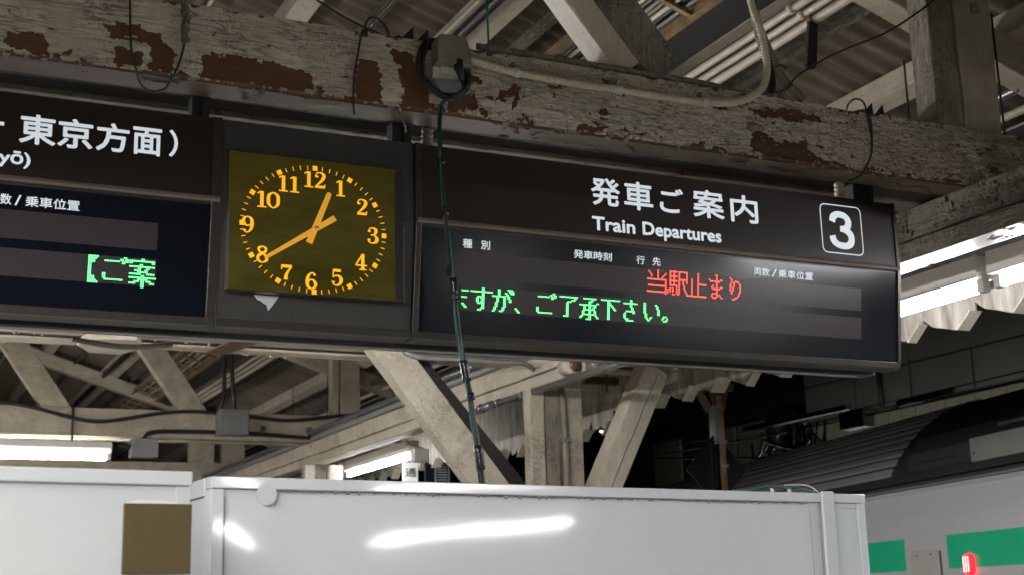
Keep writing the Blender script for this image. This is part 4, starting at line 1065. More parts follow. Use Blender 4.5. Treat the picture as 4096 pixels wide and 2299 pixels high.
for num, (x, z) in NUM.items():
    g = G(); st = str(num); adv = .036; x0n = x - adv * (len(st) - 1) / 2 - .36 * Wn; li = 0
    for j, ch in enumerate(st):
        for pts, wd in DG[ch]:
            brush(g, [(x0n + adv * j + p * Wn, z + (q - .5) * Hn) for p, q in pts], [max(w_, .07) * Hn * 1.05 for w_ in wd], on_dial, .0004 + .0002 * li, 6); li += 1
    Cl.part('numeral', g, M['amber'], parent=gl)
def hand(tail, tip, wt, wp, lift, rounded):
    a, b = Vector(tail), Vector(tip); t = (b - a).normalized(); n_ = Vector((-t.y, t.x)); P = [a + n_ * wt / 2, a - n_ * wt / 2, b - n_ * wp / 2]
    for k in range(1, 8):
        an = math.radians(-90 + 22.5 * k); P.append(b + n_ * wp / 2 * math.sin(an) + t * wp / 2 * math.cos(an))
    P.append(b + n_ * wp / 2)
    return G().prism([(p.x, YG - lift, p.y) for p in P], (0, -.0015, 0))
Cl.part('hour_hand', hand((1.2155, 2.716), (1.279, 2.879), .021, .0165, .0035, True), M['hand'])
Cl.part('minute_hand', hand((1.299, 2.804), (1.082, 2.660), .0195, .0115, .0065, True), M['hand'])
Cl.part('centre_pin', G().tube([(1.238, YG - .008, 2.765), (1.238, YG - .012, 2.765)], .0062, 14), M['screw'])
g = G().prism([(1.055, 4.0, 2.5495), (1.135, 4.0, 2.550), (1.125, 4.0, 2.535), (1.113, 4.0, 2.517), (1.102, 4.0, 2.503), (1.096, 4.0, 2.522), (1.088, 4.0, 2.524), (1.078, 4.0, 2.532), (1.066, 4.0, 2.536)], (0, .002, 0))
for i in range(len(g.v)):
    x, y, z = g.v[i]; g.v[i] = (x, on_scr(0, (2.82 - z) * L_, .0012 if y < 4.001 else .0002)[1], z)
Cl.part('peeled_patch', g, M['sticker'])

# -- light rail below the boards
g = G().box(-1.3, 3.505, 4.191, 4.206, 2.434, 2.4425)
solo('cable_rail', g, M['silver'], 'slim aluminium rail under the full length of the boards', 'rail', bev=.003)
g = G()
for i in range(88): g.tube([(.56 + .0035 * i, 4.30, 2.432 - .016 * math.sin(math.pi * i / 87)), (.5618 + .0035 * i, 4.30, 2.432 - .016 * math.sin(math.pi * i / 87))], .0095, 8)
g.tube([(.56 + .0035 * i, 4.30, 2.432 - .016 * math.sin(math.pi * i / 87)) for i in range(0, 88, 3)], .0078, 8)
solo('ribbed_hose', g, M['conduit_old'], 'short ribbed hose sagging behind the rail under the left board', 'hose')
# hangers between beam and boards
for i, (a, b, lab) in enumerate(((.866, .918, 'dark steel hanger between the left board and the clock'), (1.541, 1.604, 'dark steel hanger above the clock, left of the ribbed hose'), (3.493, 3.583, 'dark steel hanger above the right end of the right board'), (-.6, -.54, 'dark steel hanger beyond the left photo edge'))):
    H_ = Thing('board_hanger', ((a + b) / 2, 4.15, 3.095), lab, 'hanger', 'steel hangers holding the boards')
    H_.part('strut', G().box(a, b, 4.11, 4.165, 3.096, 3.50), M['dark_steel'], bev=.002)
    H_.part('side_plate', G().box(b - .022, b + .002, 4.100, 4.1095, 3.096, 3.46), M['dark_steel'])
    if i in (1, 2):
        H_.part('saddle', G().box(a - .02, b + .06, 4.0, 4.16, 3.4475, 3.4555), M['dark_steel'])
        for dx in (-.004, .052):
            H_.part('fin', G().prism([(b - .07 + dx, 4.05, 3.458), (b + .0 + dx, 4.05, 3.458), (b - .004 + dx, 4.05, 3.530)], (0, .006, 0)), M['dark_steel'])
        H_.part('clamp_block', G().prism([(a - .05, 4.03, 3.457), (b - .04, 4.03, 3.457), (b - .06, 4.03, 3.480), (a - .005, 4.03, 3.484)], (0, .09, 0)), M['dark_steel'], bev=.003)
for (x, zb, lab) in ((1.671, 3.094, 'ribbed grey hose entering the board top beside the clock hanger'), (3.435, 3.094, 'ribbed pale hose entering the top of the right board near the 3')):
    g = hose(G(), [(x + .012, 4.13, 3.30), (x + .006, 4.13, 3.2), (x, 4.13, zb + .002)], .0215, .011, .003, 12)
    solo('ribbed_hose', g, M['conduit_old'] if x < 2 else M['conduit'], lab, 'hose')

# ------------------------------------------------------------------ outlet box, coil, conduits on the beam
J = Thing('outlet_box', (1.678, 3.95, 3.28), 'grey-beige hooded outlet box screwed to the peeling beam', 'junction box')
g = G().prism([(1.617, 3.947, 3.345), (1.617, 3.947, 3.425), (1.628, 3.947, 3.444), (1.712, 3.947, 3.449), (1.727, 3.947, 3.43), (1.741, 3.947, 3.355), (1.741, 3.947, 3.345)], (0, -.065, 0))
J.part('hood', g, M['conduit_old'], bev=.004)
J.part('socket', G().box(1.640, 1.722, 3.915, 3.947, 3.320, 3.3445), M['socket'], bev=.003)
J.part('back_plate', G().box(1.617, 1.735, 3.928, 3.947, 3.286, 3.3445), M['conduit'], bev=.002)
J.part('bottom_lip', G().prism([(1.613, 3.9275, 3.296), (1.72, 3.9275, 3.300), (1.715, 3.9275, 3.270), (1.69, 3.9275, 3.252), (1.64, 3.9275, 3.250), (1.62, 3.9275, 3.27)], (0, -.02, 0)), M['grey_steel'], bev=.004)
J.part('plug', G().tube([(1.695, 3.895, 3.362), (1.695, 3.893, 3.335), (1.702, 3.893, 3.315), (1.705, 3.893, 3.295)], [.018, .0165, .012, .008], 10), M['black'])
rnd = random.Random(3); g = G()
for k in range(7):
    rxk = .088 + rnd.uniform(-.010, .008); rzk = .100 + rnd.uniform(-.012, .008); oy = 3.915 + .006 * (k % 3)
    cxk = 1.650 + rnd.uniform(-.008, .01); czk = 3.337 + rnd.uniform(-.008, .008); ph = rnd.uniform(0, 6)
    pts = []
    for i in range(41):
        a = 2 * math.pi * i / 40
        z = czk + rzk * math.sin(a) - .010 * math.cos(a); x = cxk + rxk * math.cos(a)
        y = oy - .012 * math.sin(a * 2 + ph) * .4 + (.03 if (z > 3.40 and 1.60 < x < 1.75) else 0)
        pts.append((x, min(y, 3.944), z))
    g.tube(pts, .0052, 7)
solo('cable_coil', g, M['black'], 'coil of black cable looped around the outlet box on the beam', 'cable')
# cable hanging down in front of the right board
main = [(1.705, 3.893, 3.295), (1.707, 3.892, 3.27), (1.70, 3.893, 3.245), (1.660, 3.895, 3.222), (1.636, 3.90, 3.205), (1.626, 3.90, 3.16), (1.624, 3.90, 3.07), (1.628, 3.90, 2.994), (1.634, 3.9, 2.90), (1.641, 3.90, 2.81), (1.650, 3.9, 2.72), (1.663, 3.90, 2.605), (1.672, 3.9, 2.50), (1.685, 3.90, 2.403), (1.700, 3.9, 2.31), (1.716, 3.90, 2.229), (1.735, 3.90, 2.088), (1.753, 3.90, 1.964), (1.78, 3.9, 1.80), (1.80, 3.9, 1.2)]
P = spline(main, 8); nP = len(P)
H_ = Thing('hanging_cable', (1.7, 3.9, 1.2), 'black and green taped cable hanging from the outlet box across the right board', 'cable')
H_.part('black_cable', G().tube(P, [.0036 + .0044 * max(0, min(1, (3.0 - p.z) / .7)) for p in P], 8), M['black'])
for k, (ph, mt, r) in enumerate(((0, 'green_cable', .0028), (2.2, 'green_cable', .0026), (4.1, 'black', .0034))):
    Q = [p + Vector((math.cos(ph + p.z * 9) * (.0062 + .004 * max(0, min(1, (2.9 - p.z)))), -.0055 + .004 * math.sin(ph + p.z * 9), 0)) for p in P[26:]]
    H_.part('green_wire' if mt == 'green_cable' else 'thin_wire', G().tube(Q, r, 6), M[mt])
for z0, ln in ((3.02, .03), (2.86, .05), (2.62, .06), (2.56, .03), (2.36, .07), (2.255, .03), (2.10, .09)):
    Q = [p + Vector((.003, -.002, 0)) for p in P if z0 - ln <= p.z <= z0]
    if len(Q) > 1: H_.part('tape_wrap', G().tube(Q, [.0105 + .004 * max(0, min(1, (3.0 - p.z)))for p in Q], 10), M['tape'])
g = G().prism([(1.650, 3.893, 2.668), (1.658, 3.893, 2.665), (1.653, 3.893, 2.628), (1.641, 3.893, 2.622), (1.640, 3.893, 2.636)], (0, .003, 0)); H_.part('tape_tail', g, M['tape'])
# conduits
cp = [(1.742, 3.925, 3.388), (1.80, 3.925, 3.378), (1.925, 3.925, 3.366), (2.12, 3.927, 3.362), (2.326, 3.927, 3.362), (2.52, 3.927, 3.362), (2.682, 3.927, 3.366), (2.80, 3.925, 3.379), (2.88, 3.92, 3.408), (2.937, 3.91, 3.455), (2.963, 3.91, 3.53), (2.958, 3.91, 3.61), (2.940, 3.91, 3.70), (2.918, 3.92, 3.80), (2.905, 3.93, 3.95), (2.90, 3.95, 4.2)]
W_ = Thing('flexible_conduit', (2.3, 3.93, 3.35), 'ribbed beige conduit clipped along the beam and bending up to the roof', 'conduit')
W_.part('hose', hose(G(), cp, .0150, .0072, .0016, 12), M['conduit'])
for x, z in ((1.925, 3.366), (2.326, 3.362), (2.682, 3.366)):
    W_.part('clip', G().tube([(x - .010, 3.926, z + .001), (x + .010, 3.926, z - .001)], .0178, 14), M['socket'])
    g = G().box(x - .020, x - .006, 3.930, 3.9495, z + .012, z + .034); g.tube([(x - .014, 3.929, z + .03), (x - .014, 3.921, z + .03)], .007, 8)
    W_.part('clip_ear', g, M['conduit_old'], bev=.002)
cp2 = [(1.80, 3.975, 3.462), (1.946, 3.97, 3.461), (2.351, 3.97, 3.460), (2.70, 3.972, 3.459), (2.84, 3.985, 3.455), (2.95, 4.0, 3.450)]
solo('ribbed_hose', hose(G(), cp2, .0125, .0072, .0018, 10), M['conduit_old'], 'darker ribbed hose lying along the top edge of the beam', 'hose')
solo('ribbed_hose', hose(G(), [(3.17, 3.97, 3.455), (3.08, 3.97, 3.53), (3.03, 3.97, 3.62), (2.99, 3.97, 3.71), (2.965, 3.97, 3.81), (2.95, 3.98, 4.1)], .0185, .009, .002, 12), M['conduit_old'], 'fat dusty ribbed hose right of the bending conduit', 'hose')
solo('ribbed_hose', hose(G(), [(3.08, 3.99, 3.45), (3.075, 3.98, 3.50), (3.035, 3.98, 3.58), (3.0, 3.99, 3.68), (2.985, 3.99, 3.8), (2.98, 4.0, 4.1)], .016, .009, .002, 12), M['conduit_old'], 'second dusty hose crossing behind the fat one', 'hose')
cable('black_cable', [(3.0, 3.96, 3.445), (3.015, 3.955, 3.50), (3.00, 3.955, 3.60), (2.975, 3.96, 3.72), (2.955, 3.96, 3.85), (2.94, 3.97, 4.1)], .015, M['black'], 'black cable between the bending conduit and the fat hose')
cable('thin_wire', [(2.86, 3.93, 3.42), (2.903, 3.93, 3.426), (3.042, 3.93, 3.461), (3.118, 3.93, 3.533), (3.25, 3.93, 3.62), (3.385, 3.93, 3.692), (3.60, 3.93, 3.80), (3.851, 3.93, 3.976), (4.0, 3.95, 4.1)], .0042, M['black'], 'thin black wire rising to the upper right in front of the roof')
g = G().tube([(3.055, 3.94, 3.565), (3.067, 3.925, 3.555)], .005, 6); g.tube(spline([(3.025, 3.945, 3.56), (3.055, 3.935, 3.572), (3.068, 3.94, 3.55)], 5), .0022, 5)
solo('cable_tie', g, M['black'], 'black tie around the fat ribbed hose', 'tie')
cable('wire_loop', [(0.634, 3.945, 3.47), (0.634, 3.942, 3.41), (0.640, 3.94, 3.289), (0.645, 3.935, 3.24), (0.658, 3.938, 3.196), (0.675, 3.95, 3.155), (0.701, 3.96, 3.138), (0.728, 3.96, 3.139), (0.751, 3.955, 3.150), (0.762, 3.945, 3.17), (0.774, 3.938, 3.197), (.792, 3.938, 3.25), (0.804, 3.940, 3.324), (.803, 3.942, 3.38), (0.797, 3.945, 3.47)], .0034, M['dark_steel'], 'grey wire slung under the left part of the peeling beam', 'wire')
g = G(); rnd = random.Random(8)
Q = spline([(0.797, 3.94, 3.45), (.803, 3.937, 3.38), (0.800, 3.935, 3.35), (.806, 3.935, 3.30)], 6)
g.tube([p + Vector((rnd.uniform(-.004, .004), -.002, 0)) for p in Q], [.009 + rnd.uniform(0, .006) for _ in Q], 7)
solo('dust_clump', g, M['weathered'], 'grimy clump of dust clinging to the wire at the top left', 'dust')
cable('wire_loop', [(1.350, 3.945, 3.14), (1.346, 3.944, 3.19), (1.35, 3.944, 3.28), (1.364, 3.944, 3.372), (1.372, 3.942, 3.42), (1.385, 3.945, 3.452), (1.40, 3.95, 3.485), (1.428, 3.96, 3.497), (1.455, 3.97, 3.490), (1.475, 3.98, 3.472), (1.488, 3.99, 3.452)], .0036, M['dark_steel'], 'grey wire hooking over the beam left of the outlet box', 'wire')
g = G().box(1.378, 1.392, 3.932, 3.946, 3.415, 3.447); solo('wire_clip', g, M['dark_steel'], 'small dark clip on the hooked wire', 'clip', bev=.002)
cable('thin_wire', [(1.20, 3.99, 3.56), (1.266, 3.99, 3.525), (1.372, 3.99, 3.48), (1.485, 3.99, 3.449)], .0035, M['dark_steel'], 'thin dark wire slanting down to the bracket left of the outlet box')
cable('wire_loop', [(3.40, 4.0, 3.46), (3.395, 3.98, 3.475), (3.412, 3.96, 3.492), (3.438, 3.945, 3.478), (3.449, 3.94, 3.431), (3.455, 3.938, 3.37), (3.456, 3.936, 3.319), (3.447, 3.936, 3.26), (3.42, 3.94, 3.205), (3.385, 3.95, 3.165), (3.345, 3.97, 3.150)], .0036, M['dark_steel'], 'grey wire looped around the beam above the boxed 3', 'wire')
cable('wire_loop', [(3.43, 4.0, 3.455), (3.452, 3.945, 3.445), (3.465, 3.94, 3.40), (3.462, 3.938, 3.33), (3.452, 3.937, 3.262)], .003, M['dark_steel'], 'second short strand of the wire above the boxed 3', 'wire')
g = G().tube(spline([(2.245, 3.99, 3.80), (2.24, 3.99, 3.75), (2.2, 4.6, 3.9)], 5), .005, 6)
cable('green_drop', [(2.01, 4.35, 3.95), (2.015, 4.35, 3.80), (2.02, 4.35, 3.55)], .004, M['green_cable'], 'short green wire dropping behind the beam right of the outlet box')
g = G().tube([(2.008, 4.35, 3.98), (2.010, 4.35, 3.90)], [.012, .014], 8); solo('wire_gland', g, M['dark_wood'], 'dark lump where the green wire leaves the purlin', 'clip')
# knot and rag of paint on the beam, right half
g = G().tube([(2.90, 3.951, 3.30), (2.905, 3.938, 3.302), (2.918, 3.928, 3.298), (2.935, 3.922, 3.288)], [.022, .018, .012, .008], 9)
T1.part('knot_stub', g, M['cream_rough'], parent=beam)

# ------------------------------------------------------------------ hoardings
def hoard(org, d):
    ox, oy = org; nx, ny = d[1], -d[0]
    return lambda s, z, o: (ox + d[0] * s + nx * o, oy + d[1] * s + ny * o, z)
DH = (.99301, .11802)
hp = hoard((0.742, 3.20), DH)
def hbox(f, s0, s1, z0, z1, o0, o1):
    g = G(); return slab(g, lambda a, b, d: f(a, b, d), s0, s1, z0, z1, o0, o1)
Hm = Thing('white_hoarding', hp(1.07, 0, 0), 'glossy white steel hoarding box across the bottom of the photo, tube light mirrored in it', 'hoarding')
g = G()      # front sheet, slightly oil-canned
ns, nz = 80, 40; vs = []
for i in range(ns + 1):
    for j in range(nz + 1):
        s = .034 + (2.106 - .034) * i / ns; z = .05 + (1.882 - .05) * j / nz
        e = min(1, i / 6, (ns - i) / 6, j / 5, (nz - j) / 5)
        b_ = .00015 * math.sin(s * 2.3 + 1) * math.sin(z * 3.1) + .0001 * math.sin(s * 7 + z * 4)
        vs.append(hp(s, z, b_ * e - .001))
g.add(vs, [(i * (nz + 1) + j, i * (nz + 1) + j + 1, (i + 1) * (nz + 1) + j + 1, (i + 1) * (nz + 1) + j) for i in range(ns) for j in range(nz)], True)
Hm.part('front_sheet', g, M['hoarding'])
g = G().prism([hp(0, z, o) for z, o in ((1.8835, -.04), (1.8835, .0100), (1.9115, .01065), (1.9115, -.04))], Vector(hp(2.140, 0, 0)) - Vector(hp(0, 0, 0)))
Hm.part('top_frame', g, M['hoarding'], bev=.003)
Hm.part('left_frame', hbox(hp, .0, .0325, .0, 1.883, -.04, .0065), M['hoarding'], bev=.003)
Hm.part('right_frame', hbox(hp, 2.108, 2.140, .0, 1.883, -.04, .0065), M['hoarding'], bev=.003)
Hm.part('cover_batten', hbox(hp, 1.944, 1.993, .0, 1.9165, .0105, .022), M['hoarding_cream'], bev=.003)
g = G(); rnd = random.Random(6); vs = []; fs = []; n_ = 300
for i in range(n_ + 1):
    s = .13 + (1.90 - .13) * i / n_; a = min(1, i / 25)
    lo = 1.8795 - rnd.random() ** 6 * .007 - .001 * math.sin(s * 9); hi = lo + .0022 + .0022 * a
    vs += [hp(s, min(hi, 1.8831) , .0035), hp(s, lo, .0035)]
g.add(vs, [(2 * i, 2 * i + 1, 2 * i + 3, 2 * i + 2) for i in range(n_)])
Hm.part('dirty_caulk_line', g, M['caulk'])
g = G()
for (s0, z0, s1, z1, w_) in ((.0345, .1, .0345, 1.865, .0018), (1.902, 1.868, 1.903, 1.55, .0016), (2.101, 1.45, 2.101, 1.868, .0014), (2.035, 1.868, 2.101, 1.866, .0014), (1.9425, .1, 1.9425, 1.885, .0022)):
    Hm.part('seam_line', brush(G(), [(s0, z0), (s1, z1)], [w_, w_], hp, .0070 if s0 > 2.1 else .0045, curve=False), M['caulk'])
g = G(); g.add([hp(.1355 + .0345 * math.cos(a * math.pi / 16), 1.8700 + .0335 * math.sin(a * math.pi / 16) - .002, .0108) for a in range(32)], [tuple(range(32))])
g = G()
Pc = [hp(.136 + .0262 * math.cos(a * math.pi / 16), 1.8720 + .0262 * math.sin(a * math.pi / 16), .0108) for a in range(32)]
Pb = [hp(.136 + .0262 * math.cos(a * math.pi / 16), 1.8720 + .0262 * math.sin(a * math.pi / 16), .0102) for a in range(32)]
g.add(Pc + Pb, [tuple(range(32))] + [(i, (i + 1) % 32, 32 + (i + 1) % 32, 32 + i) for i in range(32)])
Hm.part('round_sticker', g, M['sticker'])
# return side of the box
g = G().obox((0.7435, 3.243, 0), (-.03, .55, 0), (.02, 0, 0), (0, 0, 1.868)); Hm.part('side_sheet', g, M['hoarding'])
g = G().obox((0.737, 3.243, 1.8685), (-.03, .55, 0), (.035, 0, 0), (0, 0, .043)); Hm.part('side_top_frame', g, M['hoarding'], bev=.003)
hl = hoard((0.628, 2.90), DH)
Hl = Thing('cream_hoarding', hl(-.9, 0, 0), 'matt cream-white hoarding at the lower left with a square brown board on it', 'hoarding')
Hl.part('front_sheet', hbox(hl, -1.8, -.0, 0, 1.8600, -.03, 0), M['hoarding_cream'], bev=.001)
Hl.part('top_cap', hbox(hl, -1.8, .0045, 1.8612, 1.8905, -.035, .010), M['hoarding_cream'], bev=.003)
Hl.part('corner_strip', hbox(hl, -.029, .001, 0, 1.8602, .0005, .004), M['hoarding_cream'], bev=.001)
bb = Hl.part('brown_board', hbox(hl, -.1385, .0035, 1.680, 1.8225, .0045, .012), M['brown_board'], bev=.001)
g = G(); rnd = random.Random(2); vs = []
for i in range(41):
    s = -.134 + .107 * i / 40; hh = .008 * math.sin(math.pi * i / 40) ** .7 + rnd.uniform(0, .0008); vs += [hl(s, 1.8232, .0048), hl(s, 1.8232 + hh, .0015)]
g.add(vs, [(2 * i, 2 * i + 1, 2 * i + 3, 2 * i + 2) for i in range(40)]); Hl.part('glue_line', g, M['white_steel'])
# wires lying on the hoarding
f = hp
cable('green_wire', [f(1.68, 1.914, -.02), f(1.74, 1.928, -.02), f(1.80, 1.933, -.02), f(1.88, 1.930, -.02), f(1.95, 1.916, -.02)], .0022, M['green_cable'], 'green wire arching over the top of the white hoarding', 'wire')
cable('green_wire', [f(1.62, 1.914, -.025), f(1.72, 1.926, -.025), f(1.78, 1.928, -.025), f(1.85, 1.925, -.025), f(1.90, 1.914, -.025)], .0018, M['green_cable'], 'lower green wire on top of the white hoarding', 'wire')
cable('white_wire', [f(1.82, 1.934, -.012), f(1.88, 1.937, -.012), f(1.93, 1.932, -.012), f(1.965, 1.912, -.012)], .0017, M['socket'], 'white wire arching beside the cover batten', 'wire')
for s, lab in ((1.775, 'left plastic clip on the hoarding top'), (1.845, 'right plastic clip on the hoarding top')):
    g = G().obox(f(s, 1.912, -.02), (.011, 0, -.001), (0, .006, 0), (-.003, 0, .013)); solo('plastic_clip', g, M['socket'], lab, 'clip', bev=.001)

# ------------------------------------------------------------------ train
TD = (.22107, .97526); TN = (.97526, -.22107)
def tp(s, D, z): return (TD[0] * s + TN[0] * D, TD[1] * s + TN[1] * D, z)
def tbox(s0, s1, D0, D1, z0, z1):
    g = G(); P = [tp(s, D, z) for z in (z0, z1) for s, D in ((s0, D0), (s1, D0), (s1, D1), (s0, D1))]
    return g.add(P, [(0, 1, 2, 3), (7, 6, 5, 4), (0, 4, 5, 1), (1, 5, 6, 2), (2, 6, 7, 3), (3, 7, 4, 0)])
S0, S1 = 1.6, 24.0
Tr = Thing('commuter_train', tp(12, 7.4, -1.1), 'stainless steel commuter train with green band and ribbed dark roof at the right', 'train')
prof = [(6.0, -.35), (6.0, 2.08), (6.015, 2.25), (6.045, 2.40), (6.08, 2.50), (8.82, 2.50), (8.84, 2.3), (8.84, -.35)]
g = G()
P = [Vector(tp(S0, D, z)) for D, z in prof]
g.prism(P, Vector(tp(S1, 0, 0)) - Vector(tp(S0, 0, 0)))
Tr.part('body', g, M['steel_side'])
def rail(zs, name, mat):
    P = [Vector(tp(S0, D, z)) for D, z in zs]; gg = G().prism(P, Vector(tp(S1, 0, 0)) - Vector(tp(S0, 0, 0))); return Tr.part(name, gg, mat)
rail([(5.975, 2.503), (5.965, 2.520), (5.975, 2.538), (6.05, 2.538), (6.05, 2.503)], 'rain_gutter', M['silver'])
rail([(6.060, 2.452), (6.045, 2.459), (6.052, 2.466), (6.08, 2.466), (6.08, 2.452)], 'side_bead', M['steel_side'])
g = G(); n_ = 150; xs = []
def roof_z(D):
    t = min(1.0, max(0.0, (D - 6.03) / 1.4)); t = 1 - abs(1 - t) ; return 2.56 + .80 * (1 - (1 - t) ** 2.6) ** .8
vs = []; ss = np.linspace(S0, S1, 6)
for i in range(n_ + 1):
    D = 6.03 + 1.40 * (i / n_) ** 1.5
    for s in ss:
        z = roof_z(D) + .002 * math.sin(i / n_ * 13 * 2 * math.pi); vs.append(tp(s, D, z))
g.add(vs, [(i * 6 + k, i * 6 + k + 1, (i + 1) * 6 + k + 1, (i + 1) * 6 + k) for i in range(n_) for k in range(5)], True)
vs = [tp(s, D, z) for D, z in ((7.43, 3.36), (8.3, 3.2), (8.81, 2.55)) for s in (S0, S1)]
g.add(vs, [(0, 1, 3, 2), (2, 3, 5, 4)])
rf = Tr.part('roof', g, M['train_roof'])
D = 6.06
for k in range(13):
    D2 = D + .030 + .002 * k; z1, z2 = roof_z(D), roof_z(D2)
    P = [Vector(tp(11.35 + .13 * k * 0, d_, z_)) for d_, z_ in ((D, z1 - .01), (D, z1 + .020), (D2, z2 + .020), (D2, z2 - .01))]
    g = G().prism(P, Vector(tp(S1, 0, 0)) - Vector(tp(11.35, 0, 0))); Tr.part('roof_rib', g, M['train_rib'], parent=rf)
    D = D2 + .026 + .004 * k
g = G(); a0, a1 = 7.0, 11.0
P = [Vector(tp(a0, D, z)) for D, z in ((6.07, 2.60), (6.09, 2.80), (6.14, 2.93), (6.35, 3.09), (6.8, 3.23), (8.4, 3.30), (8.7, 2.8), (8.7, 2.6))]
g.prism(P, Vector(tp(a1, 0, 0)) - Vector(tp(a0, 0, 0)))
ac = Tr.part('air_conditioner', g, M['train_dark'], bev=.04)
Tr.part('side_cover', tbox(9.97, 11.0, 6.045, 6.066, 2.64, 2.80), M['train_dark'], parent=ac, bev=.006)
for s in (10.2, 10.55):
    Tr.part('louvre_slot', tbox(s, s + .28, 6.038, 6.0448, 2.70, 2.712), M['black'], parent=ac)
Tr.part('access_panel', tbox(8.2, 9.95, 6.030, 6.066, 2.625, 2.815), M['alu_panel'], parent=ac, bev=.003)
g = G().tube([tp(9.90, 6.0295, 2.69), tp(9.90, 6.015, 2.69)], .016, 12); Tr.part('bolt', g, M['screw'], parent=ac)
Tr.part('grab_rail', G().tube([tp(9.6, 6.09, 2.885), tp(7.5, 6.09, 2.885)], .016, 8), M['grey_steel'], parent=ac)
for a, b in ((11.10, 14.2), (S0 + .3, 10.39), (14.9, 18.0), (18.6, 23.6)):
    Tr.part('green_band', tbox(a, b, 5.9965, 5.9995, 1.800, 2.072), M['stripe'])
g = G(); P = []
for (cx_, cz_, a0_) in ((10.95, 1.905, 90), (10.55, 1.905, 0)): pass
pts = [(11.02, .25)] + [(11.02 - .06 + .06 * math.cos(math.radians(a)), 1.905 + .06 * math.sin(math.radians(a))) for a in range(0, 91, 15)] + [(10.52 + .06 - .06 * math.sin(math.radians(a)), 1.905 + .06 * math.cos(math.radians(a))) for a in range(0, 91, 15)] + [(10.52, .25)]
g.prism([tp(s, 5.9945, z) for s, z in pts], Vector(tp(0, 6, 0)) - Vector(tp(0, 5.9945, 0)))
dr = Tr.part('hatch_panel', g, M['white_steel'])
Tr.part('hatch_edge', tbox(10.503, 10.519, 5.992, 5.9995, .25, 1.95), M['rust_brown'], parent=dr)
for s in (10.90, 10.66): Tr.part('screw', G().tube([tp(s, 5.9944, 1.925), tp(s, 5.990, 1.925)], .008, 8), M['dark_steel'], parent=dr)
# side lamp
g = G(); sl = 10.05; vs = []; nn = 20
for j, (sc_, dd) in enumerate(((1.0, 5.9995), (1.0, 5.975), (.86, 5.960), (.5, 5.953))):
    for k in range(nn):
        a = 2 * math.pi * k / nn; ca, sa = math.cos(a), math.sin(a)
        z = 1.825 + (.034 if sa > 0 else -.034) + .052 * sa * sc_ + (0 if sc_ == 1 else 0); vs.append(tp(sl + .066 * ca * sc_, dd, z))
g.add(vs, [(j * nn + k, j * nn + (k + 1) % nn, (j + 1) * nn + (k + 1) % nn, (j + 1) * nn + k) for j in range(3) for k in range(nn)] + [tuple(range(3 * nn, 4 * nn))], True)
lamp = Tr.part('side_lamp', g, M['lamp_red'])
g = G()
for i in range(3):
    for j in range(12): 
        s = sl - .034 + .034 * i; z = 1.768 + .0104 * j
        g.add([tp(s - .006, 5.9515, z - .003), tp(s + .006, 5.9515, z - .003), tp(s + .006, 5.9515, z + .003), tp(s - .006, 5.9515, z + .003)], [(0, 1, 2, 3)])
Tr.part('led_grid', g, M['lamp_dots'], parent=lamp)
for k in range(5):
    s = 3.2 + 4.6 * k
    for q in (0, .66): 
        d_ = Tr.part('door', tbox(s + q, s + q + .65, 5.990, 5.9995, -.1, 1.76), M['steel_side'], bev=.003)
        Tr.part('door_window', tbox(s + q + .12, s + q + .53, 5.987, 5.9895, .75, 1.55), M['dark_glass'], parent=d_)
    if s + 4 < S1: Tr.part('window', tbox(s + 1.75, s + 4.1, 5.992, 5.9995, .75, 1.60), M['dark_glass'])

# ------------------------------------------------------------------ building across the tracks
Bd = Thing('station_building', (26, 10, -1.3), 'dim grey clad building across the tracks with a pale tiled strip', 'building')
Bd.part('wall', G().box(22.0, 32, -20, 28.4, -1.3, 13.0), M['train_dark'])
rows = ((6.90, 9.30), (9.33, 11.7))
for z0, z1 in rows:
    y = -4.0 + .45
    while y < 28:
        yb = min(y + 3.97, 28.38); Bd.part('cladding_panel', G().box(21.955, 22.0, y, yb, z0, z1), M['bldg'], bev=.01); y += 4.0
y = -4 + .45
while y < 28:
    Bd.part('cladding_panel', G().box(21.96, 22.0, y, min(y + 1.94, 28.38), 5.98, 6.85), M['bldg'], bev=.01); y += 2.0
y = 12.0
tm = mesh_of(G().box(-.04, 0, 0, .455, 0, .60), 'facade_tile', M['bldg_tile'])
while y < 28:
    for z in (5.30, 4.68):
        o = Bd.part('facade_tile', tm, None); o.location = Vector((22.0, y, z)) - Bd.org
    y += .475
Bd.part('tile_band', G().box(21.97, 22.0, -4, 11.98, 4.68, 5.9), M['bldg_tile'])
Bd.part('wall_conduit', G().tube([(21.9, 25.42, 6.9), (21.9, 25.40, 5.9)], .07, 8), M['train_dark'])
Bd.part('wall_conduit', G().tube([(21.9, 25.44, 7.2), (21.9, 25.44, 6.9)], .09, 8), M['train_dark'])
Bn = Thing('annex_building', (27, 33, -1.3), 'low dark annex with a red-brown roof edge and pale wall panels beside the grey building', 'building')
Bn.part('wall', G().box(23.0, 32, 28.5, 45, -1.3, 6.6), M['train_dark'])
Bn.part('roof_edge', G().box(22.5, 32.2, 28.5, 45, 6.62, 7.0), M['bldg_red'], bev=.03)
for (a, b, z0, z1) in ((31.6, 32.9, 5.0, 6.5), (33.05, 34.4, 5.0, 6.5), (36, 37.6, 5.0, 6.5), (28.7, 29.6, 3.8, 5.6)):
    Bn.part('wall_panel', G().box(22.93, 23.0, a, b, z0, z1), M['bldg_tile'], bev=.02)
Bn.part('downpipe', G().tube(spline([(22.3, 28.7, 6.0), (22.3, 29.6, 6.35), (22.3, 30.1, 6.0), (22.3, 30.2, 5.2), (22.3, 30.2, 3.0)], 6), .22, 12), M['bldg_dark'])
Bn.part('window', G().box(22.9, 22.99, 29.7, 31.3, 3.8, 5.7), M['bldg_dark'])
